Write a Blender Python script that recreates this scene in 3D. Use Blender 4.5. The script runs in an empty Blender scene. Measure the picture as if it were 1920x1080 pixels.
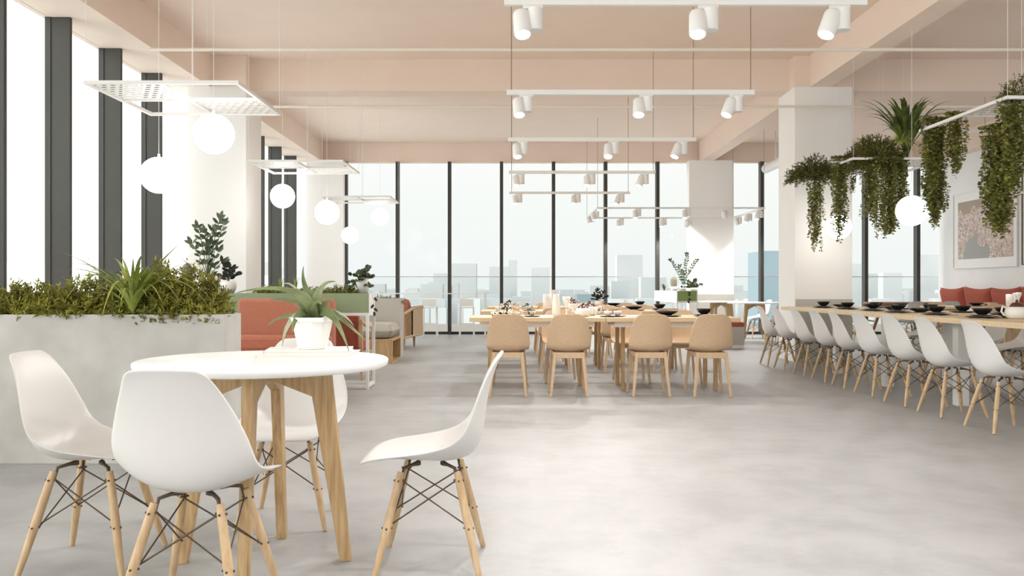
import bpy, math, random
from mathutils import Vector, Matrix, noise
PI = math.pi
C = bpy.context.scene.collection
sc = bpy.context.scene
# ------------------------------------------------------------------ camera, world, exposure
cd = bpy.data.cameras.new('camera'); cam = bpy.data.objects.new('camera', cd); C.objects.link(cam)
cam.location = (0, 0, 1.06); cam.rotation_euler = (PI/2, 0, 0)
cd.sensor_width = 36; cd.lens = 30; cd.clip_end = 3000; cd.clip_start = 0.05
sc.camera = cam
sc.view_settings.view_transform = 'Standard'; sc.view_settings.look = 'None'
sc.view_settings.gamma = 1; sc.view_settings.use_curve_mapping = False
sc.view_settings.exposure = 1.23
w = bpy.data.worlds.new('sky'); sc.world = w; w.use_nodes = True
nt = w.node_tree; nt.nodes.clear()
def N(nt, t, **k):
    n = nt.nodes.new(t)
    for a, b in k.items():
        if a in n.inputs.keys(): n.inputs[a].default_value = b
        else: setattr(n, a, b)
    return n
tc = N(nt, 'ShaderNodeTexCoord'); sx = N(nt, 'ShaderNodeSeparateXYZ')
nt.links.new(tc.outputs['Generated'], sx.inputs[0])
mz = N(nt, 'ShaderNodeMapRange'); mz.inputs['From Min'].default_value = -0.05; mz.inputs['From Max'].default_value = 0.22
nt.links.new(sx.outputs['Z'], mz.inputs['Value'])
rp = N(nt, 'ShaderNodeValToRGB'); rp.color_ramp.elements[0].color = (.385, .404, .402, 1); rp.color_ramp.elements[1].color = (.455, .449, .430, 1)
nt.links.new(mz.outputs[0], rp.inputs[0])
# sky boosted to the left and behind the camera to brighten the interior
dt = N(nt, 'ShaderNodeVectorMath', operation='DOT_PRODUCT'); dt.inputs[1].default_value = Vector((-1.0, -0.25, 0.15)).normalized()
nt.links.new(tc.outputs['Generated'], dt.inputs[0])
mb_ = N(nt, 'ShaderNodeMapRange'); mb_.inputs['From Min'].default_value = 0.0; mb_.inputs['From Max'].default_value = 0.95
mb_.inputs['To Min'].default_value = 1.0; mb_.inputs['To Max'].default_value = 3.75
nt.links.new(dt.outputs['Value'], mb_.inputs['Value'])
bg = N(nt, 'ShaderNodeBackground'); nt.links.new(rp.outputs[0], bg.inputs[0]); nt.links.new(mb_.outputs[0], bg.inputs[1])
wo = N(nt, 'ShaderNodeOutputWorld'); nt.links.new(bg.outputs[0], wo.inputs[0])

# ------------------------------------------------------------------ materials
MATS = {}
def mat(name, col, rough=0.5, metal=0, spec=0.5, var=None, scale=5, bump=0, emit=0, stretch=(1, 1, 1), detail=4, space='Object'):
    if name in MATS: return MATS[name]
    m = bpy.data.materials.new(name); m.use_nodes = True; t = m.node_tree
    b = t.nodes['Principled BSDF']
    b.inputs['Base Color'].default_value = (*col, 1); b.inputs['Roughness'].default_value = rough
    b.inputs['Metallic'].default_value = metal; b.inputs['Specular IOR Level'].default_value = spec
    if emit:
        b.inputs['Emission Color'].default_value = (*col, 1); b.inputs['Emission Strength'].default_value = emit
    if var or bump:
        c = N(t, 'ShaderNodeTexCoord'); mp = N(t, 'ShaderNodeMapping'); mp.inputs['Scale'].default_value = stretch
        nz = N(t, 'ShaderNodeTexNoise'); nz.inputs['Scale'].default_value = scale; nz.inputs['Detail'].default_value = detail
        t.links.new(c.outputs[space], mp.inputs[0]); t.links.new(mp.outputs[0], nz.inputs['Vector'])
        if var:
            r = N(t, 'ShaderNodeValToRGB'); r.color_ramp.elements[0].position = .3; r.color_ramp.elements[1].position = .7
            r.color_ramp.elements[0].color = (*col, 1); r.color_ramp.elements[1].color = (*var, 1)
            t.links.new(nz.outputs[0], r.inputs[0]); t.links.new(r.outputs[0], b.inputs['Base Color'])
        if bump:
            bp = N(t, 'ShaderNodeBump'); bp.inputs['Strength'].default_value = bump; bp.inputs['Distance'].default_value = .01
            t.links.new(nz.outputs[0], bp.inputs['Height']); t.links.new(bp.outputs[0], b.inputs['Normal'])
    MATS[name] = m; return m
white = mat('white_plastic', (.70, .692, .68), .35, var=(.71, .70, .688), scale=2)
wpaint = mat('white_paint', (.82, .81, .79), .4, var=(.84, .83, .81), scale=3)
wtop = mat('white_laminate', (.80, .80, .795), .3, var=(.81, .81, .805), scale=3)
oak = mat('oak', (.38, .235, .10), .5, var=(.62, .43, .23), scale=8, stretch=(7, 7, .55), bump=.15)
oakh = mat('oak_board', (.66, .50, .30), .45, var=(.76, .60, .39), scale=5, stretch=(.8, 7, 7))
ash = mat('pale_ash', (.48, .32, .165), .5, var=(.64, .47, .29), scale=9, stretch=(6, 6, .5), bump=.1)
tanf = mat('tan_composite', (.56, .39, .25), .75, var=(.62, .45, .295), scale=60, bump=.2)
tanl = mat('tan_beech', (.56, .39, .24), .55, var=(.62, .45, .29), scale=9, stretch=(4, 4, 1))
brown = mat('brown_wood', (.30, .15, .07), .5, var=(.38, .20, .10), scale=6, stretch=(5, 5, 1))
dark = mat('dark_frame', (.042, .040, .033), .6, var=(.05, .048, .04), scale=2)
steel = mat('dark_steel', (.10, .075, .05), .4, metal=.7, var=(.13, .10, .07), scale=5)
black = mat('black_glaze', (.012, .010, .010), .22, var=(.02, .016, .015), scale=8)
lidm = mat('brown_glaze', (.09, .028, .018), .2, var=(.12, .04, .025), scale=8)
cer = mat('white_ceramic', (.83, .82, .79), .25, var=(.86, .85, .82), scale=4)
pattern = mat('patterned_ceramic', (.85, .83, .78), .3)
t = pattern.node_tree; vz = N(t, 'ShaderNodeTexNoise'); vz.inputs['Scale'].default_value = 38; vz.inputs['Detail'].default_value = 2
c_ = N(t, 'ShaderNodeTexCoord'); t.links.new(c_.outputs['Object'], vz.inputs['Vector'])
r_ = N(t, 'ShaderNodeValToRGB'); e = r_.color_ramp.elements; e[0].position = .40; e[0].color = (.02, .015, .012, 1); e[1].position = .44; e[1].color = (.85, .83, .78, 1)
k_ = e.new(.57); k_.color = (.85, .83, .78, 1); k_ = e.new(.60); k_.color = (.62, .45, .18, 1)
t.links.new(vz.outputs[0], r_.inputs[0]); t.links.new(r_.outputs[0], t.nodes['Principled BSDF'].inputs['Base Color'])
salmon = mat('salmon_fabric', (.44, .165, .10), .85, var=(.48, .19, .12), scale=30, bump=.1)
rust = mat('rust_fabric', (.34, .075, .042), .85, var=(.38, .085, .048), scale=30, bump=.1)
greyf = mat('grey_fabric', (.42, .39, .34), .9, var=(.47, .44, .38), scale=40, bump=.1)
green = mat('sage_green_paint', (.26, .33, .19), .5, var=(.28, .35, .205), scale=3)
green2 = mat('moss_green_paint', (.19, .27, .08), .5, var=(.20, .28, .09), scale=3)
conc = mat('cast_concrete', (.45, .44, .415), .8, var=(.59, .58, .55), scale=3.5, bump=.2, detail=9)
grey = mat('grey_dado', (.50, .48, .43), .6, var=(.52, .50, .45), scale=3)
plaster = mat('white_plaster', (.88, .87, .85), .8, var=(.89, .88, .86), scale=3, bump=.05)
wallp = mat('rough_wall_plaster', (.82, .82, .82), .85, var=(.88, .88, .88), scale=1.3, bump=.2, detail=8)
pink = mat('pink_plaster', (.84, .70, .60), .85, var=(.86, .72, .62), scale=2, bump=.03)
rodm = mat('cream_metal', (.80, .74, .64), .4, var=(.82, .76, .66), scale=3)
soil = mat('soil', (.03, .022, .015), .9, var=(.06, .045, .03), scale=30, bump=.5)
jun = mat('juniper_green', (.11, .115, .015), .7, var=(.38, .36, .055), scale=9)
grass = mat('strap_leaf_green', (.17, .23, .03), .5, var=(.42, .46, .10), scale=14)
drac = mat('dracaena_green', (.025, .045, .008), .5, var=(.13, .17, .025), scale=10)
vine = mat('vine_green', (.11, .12, .02), .6, var=(.31, .32, .075), scale=12)
deep = mat('deep_leaf_green', (.02, .035, .014), .45, var=(.07, .11, .035), scale=15)
blackleaf = mat('near_black_leaf', (.006, .008, .006), .5, var=(.012, .014, .01), scale=10)
agave = mat('agave_green', (.075, .11, .035), .5, var=(.24, .29, .13), scale=11, stretch=(1, 1, 1))
agavep = mat('agave_pale', (.42, .44, .32), .5, var=(.28, .32, .17), scale=16)
twig = mat('twig_brown', (.16, .09, .04), .8, var=(.20, .12, .06), scale=12)
cact = mat('cactus_green', (.16, .15, .10), .8, var=(.30, .27, .20), scale=50)
terra = mat('terracotta', (.30, .12, .05), .8, var=(.36, .16, .08), scale=12)
globem = mat('opal_glow', (1, .98, .94), .3, emit=4.0)
lensm = mat('lamp_lens', (1, .95, .85), .3, emit=25)
hazeb = mat('haze_tinted_facade', (.53, .555, .565), .9, var=(.62, .64, .64), scale=.02)  # pale albedo stands in for haze over the distant city and ground
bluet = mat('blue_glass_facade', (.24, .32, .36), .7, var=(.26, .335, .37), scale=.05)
bookc = mat('book_cover', (.80, .78, .74), .4, var=(.82, .80, .76), scale=4)
paper = mat('book_paper', (.78, .75, .70), .8, var=(.84, .81, .76), scale=60, stretch=(.1, .1, 6))
printc = mat('cover_print', (.35, .24, .19), .4, var=(.80, .77, .73), scale=7)

floorm = bpy.data.materials.new('polished_concrete'); floorm.use_nodes = True; t = floorm.node_tree; b = t.nodes['Principled BSDF']
c_ = N(t, 'ShaderNodeTexCoord'); n1 = N(t, 'ShaderNodeTexNoise'); n1.inputs['Scale'].default_value = .9; n1.inputs['Detail'].default_value = 9; n1.inputs['Roughness'].default_value = .65
n2 = N(t, 'ShaderNodeTexNoise'); n2.inputs['Scale'].default_value = 3.5; n2.inputs['Detail'].default_value = 10; n2.inputs['Roughness'].default_value = .68
t.links.new(c_.outputs['Object'], n1.inputs['Vector']); t.links.new(c_.outputs['Object'], n2.inputs['Vector'])
r1 = N(t, 'ShaderNodeValToRGB'); r1.color_ramp.elements[0].position = .32; r1.color_ramp.elements[1].position = .68
r1.color_ramp.elements[0].color = (.325, .325, .322, 1); r1.color_ramp.elements[1].color = (.375, .376, .374, 1)
r2 = N(t, 'ShaderNodeValToRGB'); r2.color_ramp.elements[0].position = .40; r2.color_ramp.elements[1].position = .56
r2.color_ramp.elements[0].color = (.86, .86, .86, 1); r2.color_ramp.elements[1].color = (1, 1, 1, 1)
mx = N(t, 'ShaderNodeMix', data_type='RGBA', blend_type='MULTIPLY'); mx.inputs[0].default_value = 1
t.links.new(n1.outputs[0], r1.inputs[0]); t.links.new(n2.outputs[0], r2.inputs[0])
t.links.new(r1.outputs[0], mx.inputs[6]); t.links.new(r2.outputs[0], mx.inputs[7]); t.links.new(mx.outputs[2], b.inputs['Base Color'])
mr = N(t, 'ShaderNodeMapRange'); mr.inputs['To Min'].default_value = .36; mr.inputs['To Max'].default_value = .52
t.links.new(n2.outputs[0], mr.inputs['Value']); t.links.new(mr.outputs[0], b.inputs['Roughness']); b.inputs['Specular IOR Level'].default_value = .3

glass = bpy.data.materials.new('clear_glass'); glass.use_nodes = True; t = glass.node_tree; t.nodes.clear()
tr = N(t, 'ShaderNodeBsdfTransparent'); tr.inputs[0].default_value = (.97, .98, .98, 1); gl = N(t, 'ShaderNodeBsdfGlossy'); gl.inputs['Roughness'].default_value = .02
lw = N(t, 'ShaderNodeMath', operation='MINIMUM'); lw.inputs[1].default_value = .002; fr_ = N(t, 'ShaderNodeFresnel'); fr_.inputs['IOR'].default_value = 1.3; t.links.new(fr_.outputs[0], lw.inputs[0]); ms = N(t, 'ShaderNodeMixShader'); mo = N(t, 'ShaderNodeOutputMaterial')
t.links.new(lw.outputs[0], ms.inputs[0]); t.links.new(tr.outputs[0], ms.inputs[1]); t.links.new(gl.outputs[0], ms.inputs[2]); t.links.new(ms.outputs[0], mo.inputs[0])

harbour = bpy.data.materials.new('city_photo_print'); harbour.use_nodes = True; t = harbour.node_tree; b = t.nodes['Principled BSDF']; b.inputs['Roughness'].default_value = .5
c_ = N(t, 'ShaderNodeTexCoord'); vo = N(t, 'ShaderNodeTexVoronoi'); vo.inputs['Scale'].default_value = 16; n1 = N(t, 'ShaderNodeTexNoise'); n1.inputs['Scale'].default_value = 22; n1.inputs['Detail'].default_value = 8
t.links.new(c_.outputs['Object'], vo.inputs['Vector']); t.links.new(c_.outputs['Object'], n1.inputs['Vector'])
r1 = N(t, 'ShaderNodeValToRGB'); e = r1.color_ramp.elements; e[0].position = .36; e[0].color = (.10, .07, .06, 1); e[1].position = .66; e[1].color = (.85, .80, .76, 1)
for p, cc in ((.44, (.42, .20, .13, 1)), (.50, (.62, .50, .43, 1)), (.56, (.33, .25, .22, 1))):
    q = e.new(p); q.color = cc
t.links.new(n1.outputs[0], r1.inputs[0])
mx = N(t, 'ShaderNodeMix', data_type='RGBA'); mx.inputs[0].default_value = .35
t.links.new(r1.outputs[0], mx.inputs[6]); r3 = N(t, 'ShaderNodeValToRGB'); r3.color_ramp.elements[0].color = (.55, .40, .33, 1); r3.color_ramp.elements[1].color = (.8, .76, .72, 1)
sc_ = N(t, 'ShaderNodeSeparateXYZ'); t.links.new(vo.outputs['Color'], sc_.inputs[0]); t.links.new(sc_.outputs[0], r3.inputs[0]); t.links.new(r3.outputs[0], mx.inputs[7])
# bare hills along the top and a harbour basin at the bottom of the print
sz = N(t, 'ShaderNodeSeparateXYZ'); t.links.new(c_.outputs['Object'], sz.inputs[0])
n3 = N(t, 'ShaderNodeTexNoise'); n3.inputs['Scale'].default_value = 2.2; t.links.new(c_.outputs['Object'], n3.inputs['Vector'])
ad = N(t, 'ShaderNodeMath', operation='MULTIPLY_ADD'); ad.inputs[1].default_value = .5; t.links.new(n3.outputs[0], ad.inputs[0]); t.links.new(sz.outputs[2], ad.inputs[2])
gt = N(t, 'ShaderNodeMath', operation='GREATER_THAN'); gt.inputs[1].default_value = .70; t.links.new(ad.outputs[0], gt.inputs[0])
m2 = N(t, 'ShaderNodeMix', data_type='RGBA'); m2.inputs[7].default_value = (.36, .28, .20, 1); t.links.new(gt.outputs[0], m2.inputs[0]); t.links.new(mx.outputs[2], m2.inputs[6])
vd = N(t, 'ShaderNodeVectorMath', operation='DISTANCE'); vd.inputs[1].default_value = (0, .25, -.62); t.links.new(c_.outputs['Object'], vd.inputs[0])
a3 = N(t, 'ShaderNodeMath', operation='MULTIPLY_ADD'); a3.inputs[1].default_value = .8; t.links.new(n3.outputs[0], a3.inputs[0]); t.links.new(vd.outputs['Value'], a3.inputs[2])
lt = N(t, 'ShaderNodeMath', operation='LESS_THAN'); lt.inputs[1].default_value = .82; t.links.new(a3.outputs[0], lt.inputs[0])
m3 = N(t, 'ShaderNodeMix', data_type='RGBA'); m3.inputs[7].default_value = (.33, .33, .31, 1); t.links.new(lt.outputs[0], m3.inputs[0]); t.links.new(m2.outputs[2], m3.inputs[6])
t.links.new(m3.outputs[2], b.inputs['Base Color'])

# ------------------------------------------------------------------ mesh helper
class MB:
    def __init__(s): s.v = []; s.f = []; s.sm = []
    def add(s, vs, fs, smooth=False):
        o = len(s.v); s.v += [tuple(x) for x in vs]; s.f += [tuple(i+o for i in f) for f in fs]; s.sm += [smooth]*len(fs); return s
    def box(s, x0, x1, y0, y1, z0, z1, M=None):
        vs = [Vector((x, y, z)) for z in (z0, z1) for y in (y0, y1) for x in (x0, x1)]
        if M: vs = [M @ v for v in vs]
        return s.add(vs, [(0, 2, 3, 1), (4, 5, 7, 6), (0, 1, 5, 4), (2, 6, 7, 3), (0, 4, 6, 2), (1, 3, 7, 5)])
    def beam(s, a, b, wx, wy, ex=None):     # square bar a->b, optional end size
        a, b = Vector(a), Vector(b); ex = ex or (wx, wy)
        d = (b-a).normalized(); u = Vector((1, 0, 0)) if abs(d.x) < .9 else Vector((0, 1, 0))
        p = (u - d*u.dot(d)).normalized(); q = d.cross(p)
        vs = []
        for c, (ww, hh) in ((a, (wx, wy)), (b, ex)):
            for i, j in ((-1, -1), (1, -1), (1, 1), (-1, 1)): vs.append(c + p*i*ww/2 + q*j*hh/2)
        return s.add(vs, [(0, 3, 2, 1), (4, 5, 6, 7), (0, 1, 5, 4), (1, 2, 6, 5), (2, 3, 7, 6), (3, 0, 4, 7)])
    def tube(s, pts, rad, n=8, cap=True):
        pts = [Vector(p) for p in pts]; m = len(pts)
        if not isinstance(rad, (list, tuple)): rad = [rad]*m
        vs = []; pu = None
        for i, p in enumerate(pts):
            d = (pts[min(i+1, m-1)] - pts[max(i-1, 0)]).normalized()
            if pu is None:
                u = Vector((0, 0, 1)) if abs(d.z) < .9 else Vector((1, 0, 0))
            else: u = pu
            u = (u - d*u.dot(d)).normalized(); pu = u; q = d.cross(u)
            for k in range(n):
                a = 2*PI*k/n; vs.append(p + (u*math.cos(a) + q*math.sin(a))*rad[i])
        fs = [(i*n+k, i*n+(k+1) % n, (i+1)*n+(k+1) % n, (i+1)*n+k) for i in range(m-1) for k in range(n)]
        s.add(vs, fs, True)
        if cap: s.add(vs[:n], [tuple(range(n))[::-1]]); s.add(vs[-n:], [tuple(range(n))])
        return s
    def lathe(s, prof, n=24, c=(0, 0, 0), M=None):
        vs = [Vector((r*math.cos(2*PI*k/n), r*math.sin(2*PI*k/n), z)) for r, z in prof for k in range(n)]
        if M: vs = [M @ v for v in vs]
        vs = [v + Vector(c) for v in vs]
        m = len(prof)
        return s.add(vs, [(i*n+k, i*n+(k+1) % n, (i+1)*n+(k+1) % n, (i+1)*n+k) for i in range(m-1) for k in range(n)], True)
    def sphere(s, c, r, n=24, m=14, sz=1):
        return s.lathe([(max(r*math.sin(PI*i/m), 1e-4), -r*sz*math.cos(PI*i/m)) for i in range(m+1)], n, c)
    def grid(s, rows, smooth=True):
        m = len(rows); n = len(rows[0]); vs = [p for r in rows for p in r]
        return s.add(vs, [(i*n+k, i*n+k+1, (i+1)*n+k+1, (i+1)*n+k) for i in range(m-1) for k in range(n-1)], smooth)
    def ribbon(s, pts, wid, fold=.15, up=Vector((0, 0, 1))):   # strap leaf, V-folded
        rows = []
        m = len(pts)
        for i, p in enumerate(pts):
            p = Vector(p); d = (Vector(pts[min(i+1, m-1)]) - Vector(pts[max(i-1, 0)]))
            d = d.normalized() if d.length > 1e-9 else Vector((0, 0, 1))
            u = d.cross(up); u = u.normalized() if u.length > 1e-4 else Vector((1, 0, 0))
            nn = u.cross(d); ww = wid[i]
            rows.append([p-u*ww+nn*ww*fold, p, p+u*ww+nn*ww*fold])
        return s.grid(rows)
    def leaf(s, p, d, up, L, W):     # oval leaf, six-sided, slightly cupped
        p, d = Vector(p), Vector(d).normalized(); u = d.cross(Vector(up))
        u = u.normalized() if u.length > 1e-4 else Vector((1, 0, 0)); nn = u.cross(d)
        vs = [p, p+d*L*.3+u*W*.46+nn*W*.08, p+d*L*.7+u*W*.42+nn*W*.08, p+d*L, p+d*L*.7-u*W*.42+nn*W*.08, p+d*L*.3-u*W*.46+nn*W*.08, p+d*L*.5-nn*W*.03]
        return s.add(vs, [(0, 1, 6), (1, 2, 6), (2, 3, 6), (3, 4, 6), (4, 5, 6), (5, 0, 6)], True)
    def cushion(s, cx, cy, cz, a, b, c, p=.35, n=14, M=None, pin=0):   # pillow shape half sizes a b c
        rows = []
        for sg in (-1, 1):
            g = []
            for i in range(n+1):
                row = []
                for j in range(n+1):
                    u = -1+2*i/n; v = -1+2*j/n
                    h = max(0, (1-u**4)*(1-v**4))**p
                    au, bv = a*u*(1-pin*(1-v*v)), b*v*(1-pin*.6*(1-u*u)); q = Vector((cx+au, cy+bv, cz+sg*c*h)) if M is None else M @ Vector((au, bv, sg*c*h))
                    row.append(q)
                g.append(row if sg < 0 else row[::-1])
            s.grid(g)
        return s
    def build(s, name, m, parent=None, bevel=0, solid=0, sub=0):
        me = bpy.data.meshes.new(name); me.from_pydata([tuple(x) for x in s.v], [], s.f)
        me.polygons.foreach_set('use_smooth', s.sm); me.materials.append(m); me.update()
        o = bpy.data.objects.new(name, me); C.objects.link(o)
        if parent: o.parent = parent
        if solid:
            k = o.modifiers.new('thickness', 'SOLIDIFY'); k.thickness = solid; k.offset = 0
        if sub:
            k = o.modifiers.new('smooth', 'SUBSURF'); k.levels = sub; k.render_levels = sub
        if bevel:
            k = o.modifiers.new('edge', 'BEVEL'); k.width = bevel; k.segments = 2; k.limit_method = 'ANGLE'
        return o
def tag(o, label, cat, group=None):
    o['label'] = label; o['category'] = cat
    if group: o['group'] = group
    return o
def thing(name, label, cat, loc=(0, 0, 0), rz=0, group=None):
    o = bpy.data.objects.new(name, None); o.empty_display_size = .1; C.objects.link(o)
    o.location = loc; o.rotation_euler = (0, 0, rz); return tag(o, label, cat, group)
def struct(o): o['kind'] = 'structure'; return o
def dup(r, loc, rz=None, label=None, group=None):
    def cp(o, par):
        c = o.copy(); C.objects.link(c)
        if par is not None: c.parent = par
        for ch in o.children: cp(ch, c)
        return c
    c = cp(r, None); c.location = loc
    if rz is not None: c.rotation_euler = (0, 0, rz)
    if label: c['label'] = label
    if group: c['group'] = group
    return c
ORD = ['nearest', 'second nearest', 'third nearest', 'fourth nearest', 'fifth nearest', 'sixth nearest', 'seventh nearest', 'eighth nearest', 'ninth nearest', 'tenth nearest', 'eleventh nearest']

# ------------------------------------------------------------------ room shell
CEIL, BEAM = 4.40, 3.94
struct(MB().box(-5.0, 10.0, -4, 19.75, -.2, 0).build('floor', floorm))
struct(MB().box(-5.0, 10.0, -4, 19.9, CEIL, 4.7).build('ceiling', pink))
struct(MB().box(-5.0, -4.32, -4, 19.6, BEAM, CEIL).build('trim_1', pink))
struct(MB().box(4.27, 4.56, -4, 19.45, BEAM, CEIL).build('trim_2', pink))
struct(MB().box(-4.32, 4.27, 12.47, 12.85, BEAM, CEIL).build('trim_3', pink))
struct(MB().box(4.56, 9.8, 12.47, 12.85, BEAM, CEIL).build('trim_4', pink))
struct(MB().box(-5.0, 10.0, 19.6, 19.75, BEAM, CEIL).build('trim_5', pink))
struct(MB().box(9.55, 9.8, 4, 19.6, BEAM, CEIL).build('trim_6', pink))
struct(MB().box(9.8, 10.0, 4, 19.6, 0, CEIL).build('wall_right', wallp))
struct(MB().box(9.2, 9.8, 19.45, 19.6, 3.90, BEAM).build('trim_7', wpaint))
def column(name, x0, x1, y0, y1, z1=BEAM, dado=False):
    o = struct(MB().box(x0, x1, y0, y1, 0, z1).build(name, plaster))
    if dado:
        MB().box(x0-.004, x1+.004, y0-.006, y1+.004, 0, .97).build('dado', grey, o)
    return o
column('wall_left_column', -4.64, -3.81, 12.22, 12.96)
struct(MB().box(-4.62, -3.81, 12.22, 12.96, BEAM, CEIL-.002).build('trim_8', pink))
column('wall_right_column', 4.05, 4.87, 12.22, 12.96)
struct(MB().box(4.05, 4.87, 12.24, 12.96, BEAM, CEIL-.002).build('trim_9', pink))
o = MB().box(4.06, 4.874, 12.212, 12.22, 0, .90).build('trim_10', grey); struct(o)
column('wall_back_column_left', -4.64, -3.80, 19.25, 19.55)
column('wall_back_column_right', 4.0, 5.0, 19.25, 19.55)
struct(MB().box(3.995, 5.005, 19.24, 19.25, 0, .92).build('trim_11', grey))
# back windows
bx = [-4.75] + [-3.80+1.187*i for i in range(12)] + [9.8]
wn = 0
for i in range(len(bx)-1):
    wn += 1; x0, x1 = bx[i], bx[i+1]
    f = MB().box(x0-.0375, x0+.0375, 19.42, 19.6, 0.0, BEAM).box(x0+.0375, x1-.0375, 19.54, 19.6, 0, .06)
    if i == 0: f = MB().box(x0+.03, x1-.0375, 19.56, 19.6, 0, .06)
    fo = struct(f.build('window_%d' % wn, dark))
    MB().box(x0+.03, x1-.03, 19.565, 19.575, .06, BEAM-.02).build('glass_pane', glass, fo)
# left windows: deep mullions
ly = [2.0+1.178*i for i in range(9)] + [13.75, 14.95, 16.17, 17.37, 18.57, 19.4]
for i in range(len(ly)-1):
    if 11.4 < ly[i] < 12: continue
    wn += 1; y0, y1 = ly[i], ly[i+1]
    if y0 < 12 and y1 > 12.2: y1 = 12.22
    f = MB().box(-4.90, -4.70, y0, y0+.05, 0, BEAM).box(-4.96, -4.90, y0-.01, y0+.06, 0, BEAM).box(-4.95, -4.90, y0+.05, y1, 0, .08)
    fo = struct(f.build('window_%d' % wn, dark))
    MB().box(-4.935, -4.925, y0+.05, y1, .08, BEAM).build('glass_pane', glass, fo)
# ly includes 11.42; its own mullion and the pane up to the column
wn += 1
fo = struct(MB().box(-4.90, -4.70, 11.424, 11.474, 0, BEAM).box(-4.96, -4.90, 11.414, 11.484, 0, BEAM).box(-4.95, -4.90, 11.474, 12.22, 0, .08).build('window_%d' % wn, dark))
MB().box(-4.935, -4.925, 11.474, 12.22, .08, BEAM).build('glass_pane', glass, fo)
# slender rods running across the room under the ceiling
for k, (ry, rx) in enumerate(((8.95, -3.8), (11.76, -3.3))):
    r = thing('ceiling_rod', ('nearer' if k == 0 else 'farther') + ' thin cream rod running across the room below the ceiling', 'rod', (0, ry, 3.56), group='cream ceiling rods')
    MB().tube([(rx, 0, 0), (9.6, 0, 0)], .019, 8).build('rod', rodm, r)
    for x in (-3.2, 9.2): MB().tube([(x, 0, .015), (x, 0, CEIL-3.56)], .0015, 5).build('hanger', wpaint, r)
# duct at the back right
d = thing('air_duct', 'white round duct end under the ceiling behind the right column', 'duct', (5.62, 0, 3.70))
MB().tube([(0, 14.6, 0), (0, 18.9, 0)], .10, 20).build('duct', plaster, d)
for yy in (15.2, 18.2): MB().beam((0, yy, .09), (0, yy, CEIL-3.70), .02, .02).build('bracket', wpaint, d)

# ------------------------------------------------------------------ outside
struct(MB().box(-6.05, -4.99, -4, 21.0, -.2, -.02).build('balcony_floor_left', wpaint))
struct(MB().box(-4.99, 11, 19.76, 21.0, -.2, -.02).build('balcony_floor_back', wpaint))
frost = bpy.data.materials.new('frosted_glass'); frost.use_nodes = True; t = frost.node_tree; t.nodes.clear()
tl = N(t, 'ShaderNodeBsdfTranslucent'); tl.inputs[0].default_value = (.93, .93, .92, 1); tr = N(t, 'ShaderNodeBsdfTransparent'); ms = N(t, 'ShaderNodeMixShader'); ms.inputs[0].default_value = .25; mo = N(t, 'ShaderNodeOutputMaterial')
t.links.new(tl.outputs[0], ms.inputs[1]); t.links.new(tr.outputs[0], ms.inputs[2]); t.links.new(ms.outputs[0], mo.inputs[0])
struct(MB().box(-6.0, -5.99, -4, 21.0, -.02, 1.36).build('parapet_left', frost))
o = struct(MB().box(-5.9, 11, 20.6, 20.66, -.02, .19).build('balustrade_back', wpaint))
MB().box(-5.9, 11, 20.61, 20.65, 1.32, 1.345).build('handrail', wpaint, o)
MB().box(-5.9, 11, 20.625, 20.637, .19, 1.32).build('glass_pane', glass, o)
random.seed(5)
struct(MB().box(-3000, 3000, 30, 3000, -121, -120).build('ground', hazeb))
ct = MB()
for i in range(1100):
    yy = random.uniform(350, 1300); xx = random.uniform(-.36, .66)*yy; ww = random.uniform(3, 11)*(yy/700)
    top = random.uniform(-.05, .0)*yy if random.random() < .93 else random.uniform(.0, .04)*yy
    if yy < 500: top = min(top, -.01*yy)
    if 15 < xx < 62 and 370 < yy < 500: continue
    ct.box(xx-ww, xx+ww, yy, yy+ww*1.3, -120, top)
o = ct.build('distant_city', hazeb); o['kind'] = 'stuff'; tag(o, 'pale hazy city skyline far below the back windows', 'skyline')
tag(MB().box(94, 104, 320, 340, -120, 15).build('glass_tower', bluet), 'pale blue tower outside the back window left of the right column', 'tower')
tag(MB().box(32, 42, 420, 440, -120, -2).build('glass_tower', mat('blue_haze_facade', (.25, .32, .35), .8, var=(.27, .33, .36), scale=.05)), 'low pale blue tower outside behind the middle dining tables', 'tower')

# ------------------------------------------------------------------ shell chair (white, dowel legs)
def shell(rows, n=13, pw=2.2):
    g = []
    for (y, z, wd, off, a) in rows:
        a = math.radians(a); r = []
        for k in range(n):
            u = -1+2*k/(n-1); f = off*abs(u)**pw
            r.append((wd*u, y+f*math.sin(a), z+f*math.cos(a)))
        g.append(r)
    m = MB(); m.grid(g); return m
def shell2(rows, n=13, pw=2.2):      # rows: centre y z, half width, rim y z
    g = []
    for (y, z, wd, ey, ez) in rows:
        g.append([(wd*u, y+(ey-y)*abs(u)**pw, z+(ez-z)*abs(u)**pw) for u in [-1+2*k/(n-1) for k in range(n)]])
    m = MB(); m.grid(g); return m
DSW = [(.262, .402, .130, .258, .403), (.252, .411, .172, .246, .414), (.225, .421, .200, .220, .429), (.17, .424, .217, .165, .443), (.10, .418, .228, .095, .452), (.03, .408, .232, .030, .461),
       (-.05, .402, .234, -.035, .474), (-.12, .408, .235, -.085, .492), (-.165, .432, .234, -.120, .518), (-.190, .48, .231, -.141, .548), (-.200, .535, .225, -.156, .585),
       (-.206, .595, .212, -.170, .622), (-.216, .655, .196, -.186, .665), (-.230, .712, .178, -.204, .708), (-.246, .758, .158, -.224, .748), (-.261, .791, .140, -.246, .783), (-.270, .807, .126, -.262, .801), (-.276, .815, .102, -.272, .812)]
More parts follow.
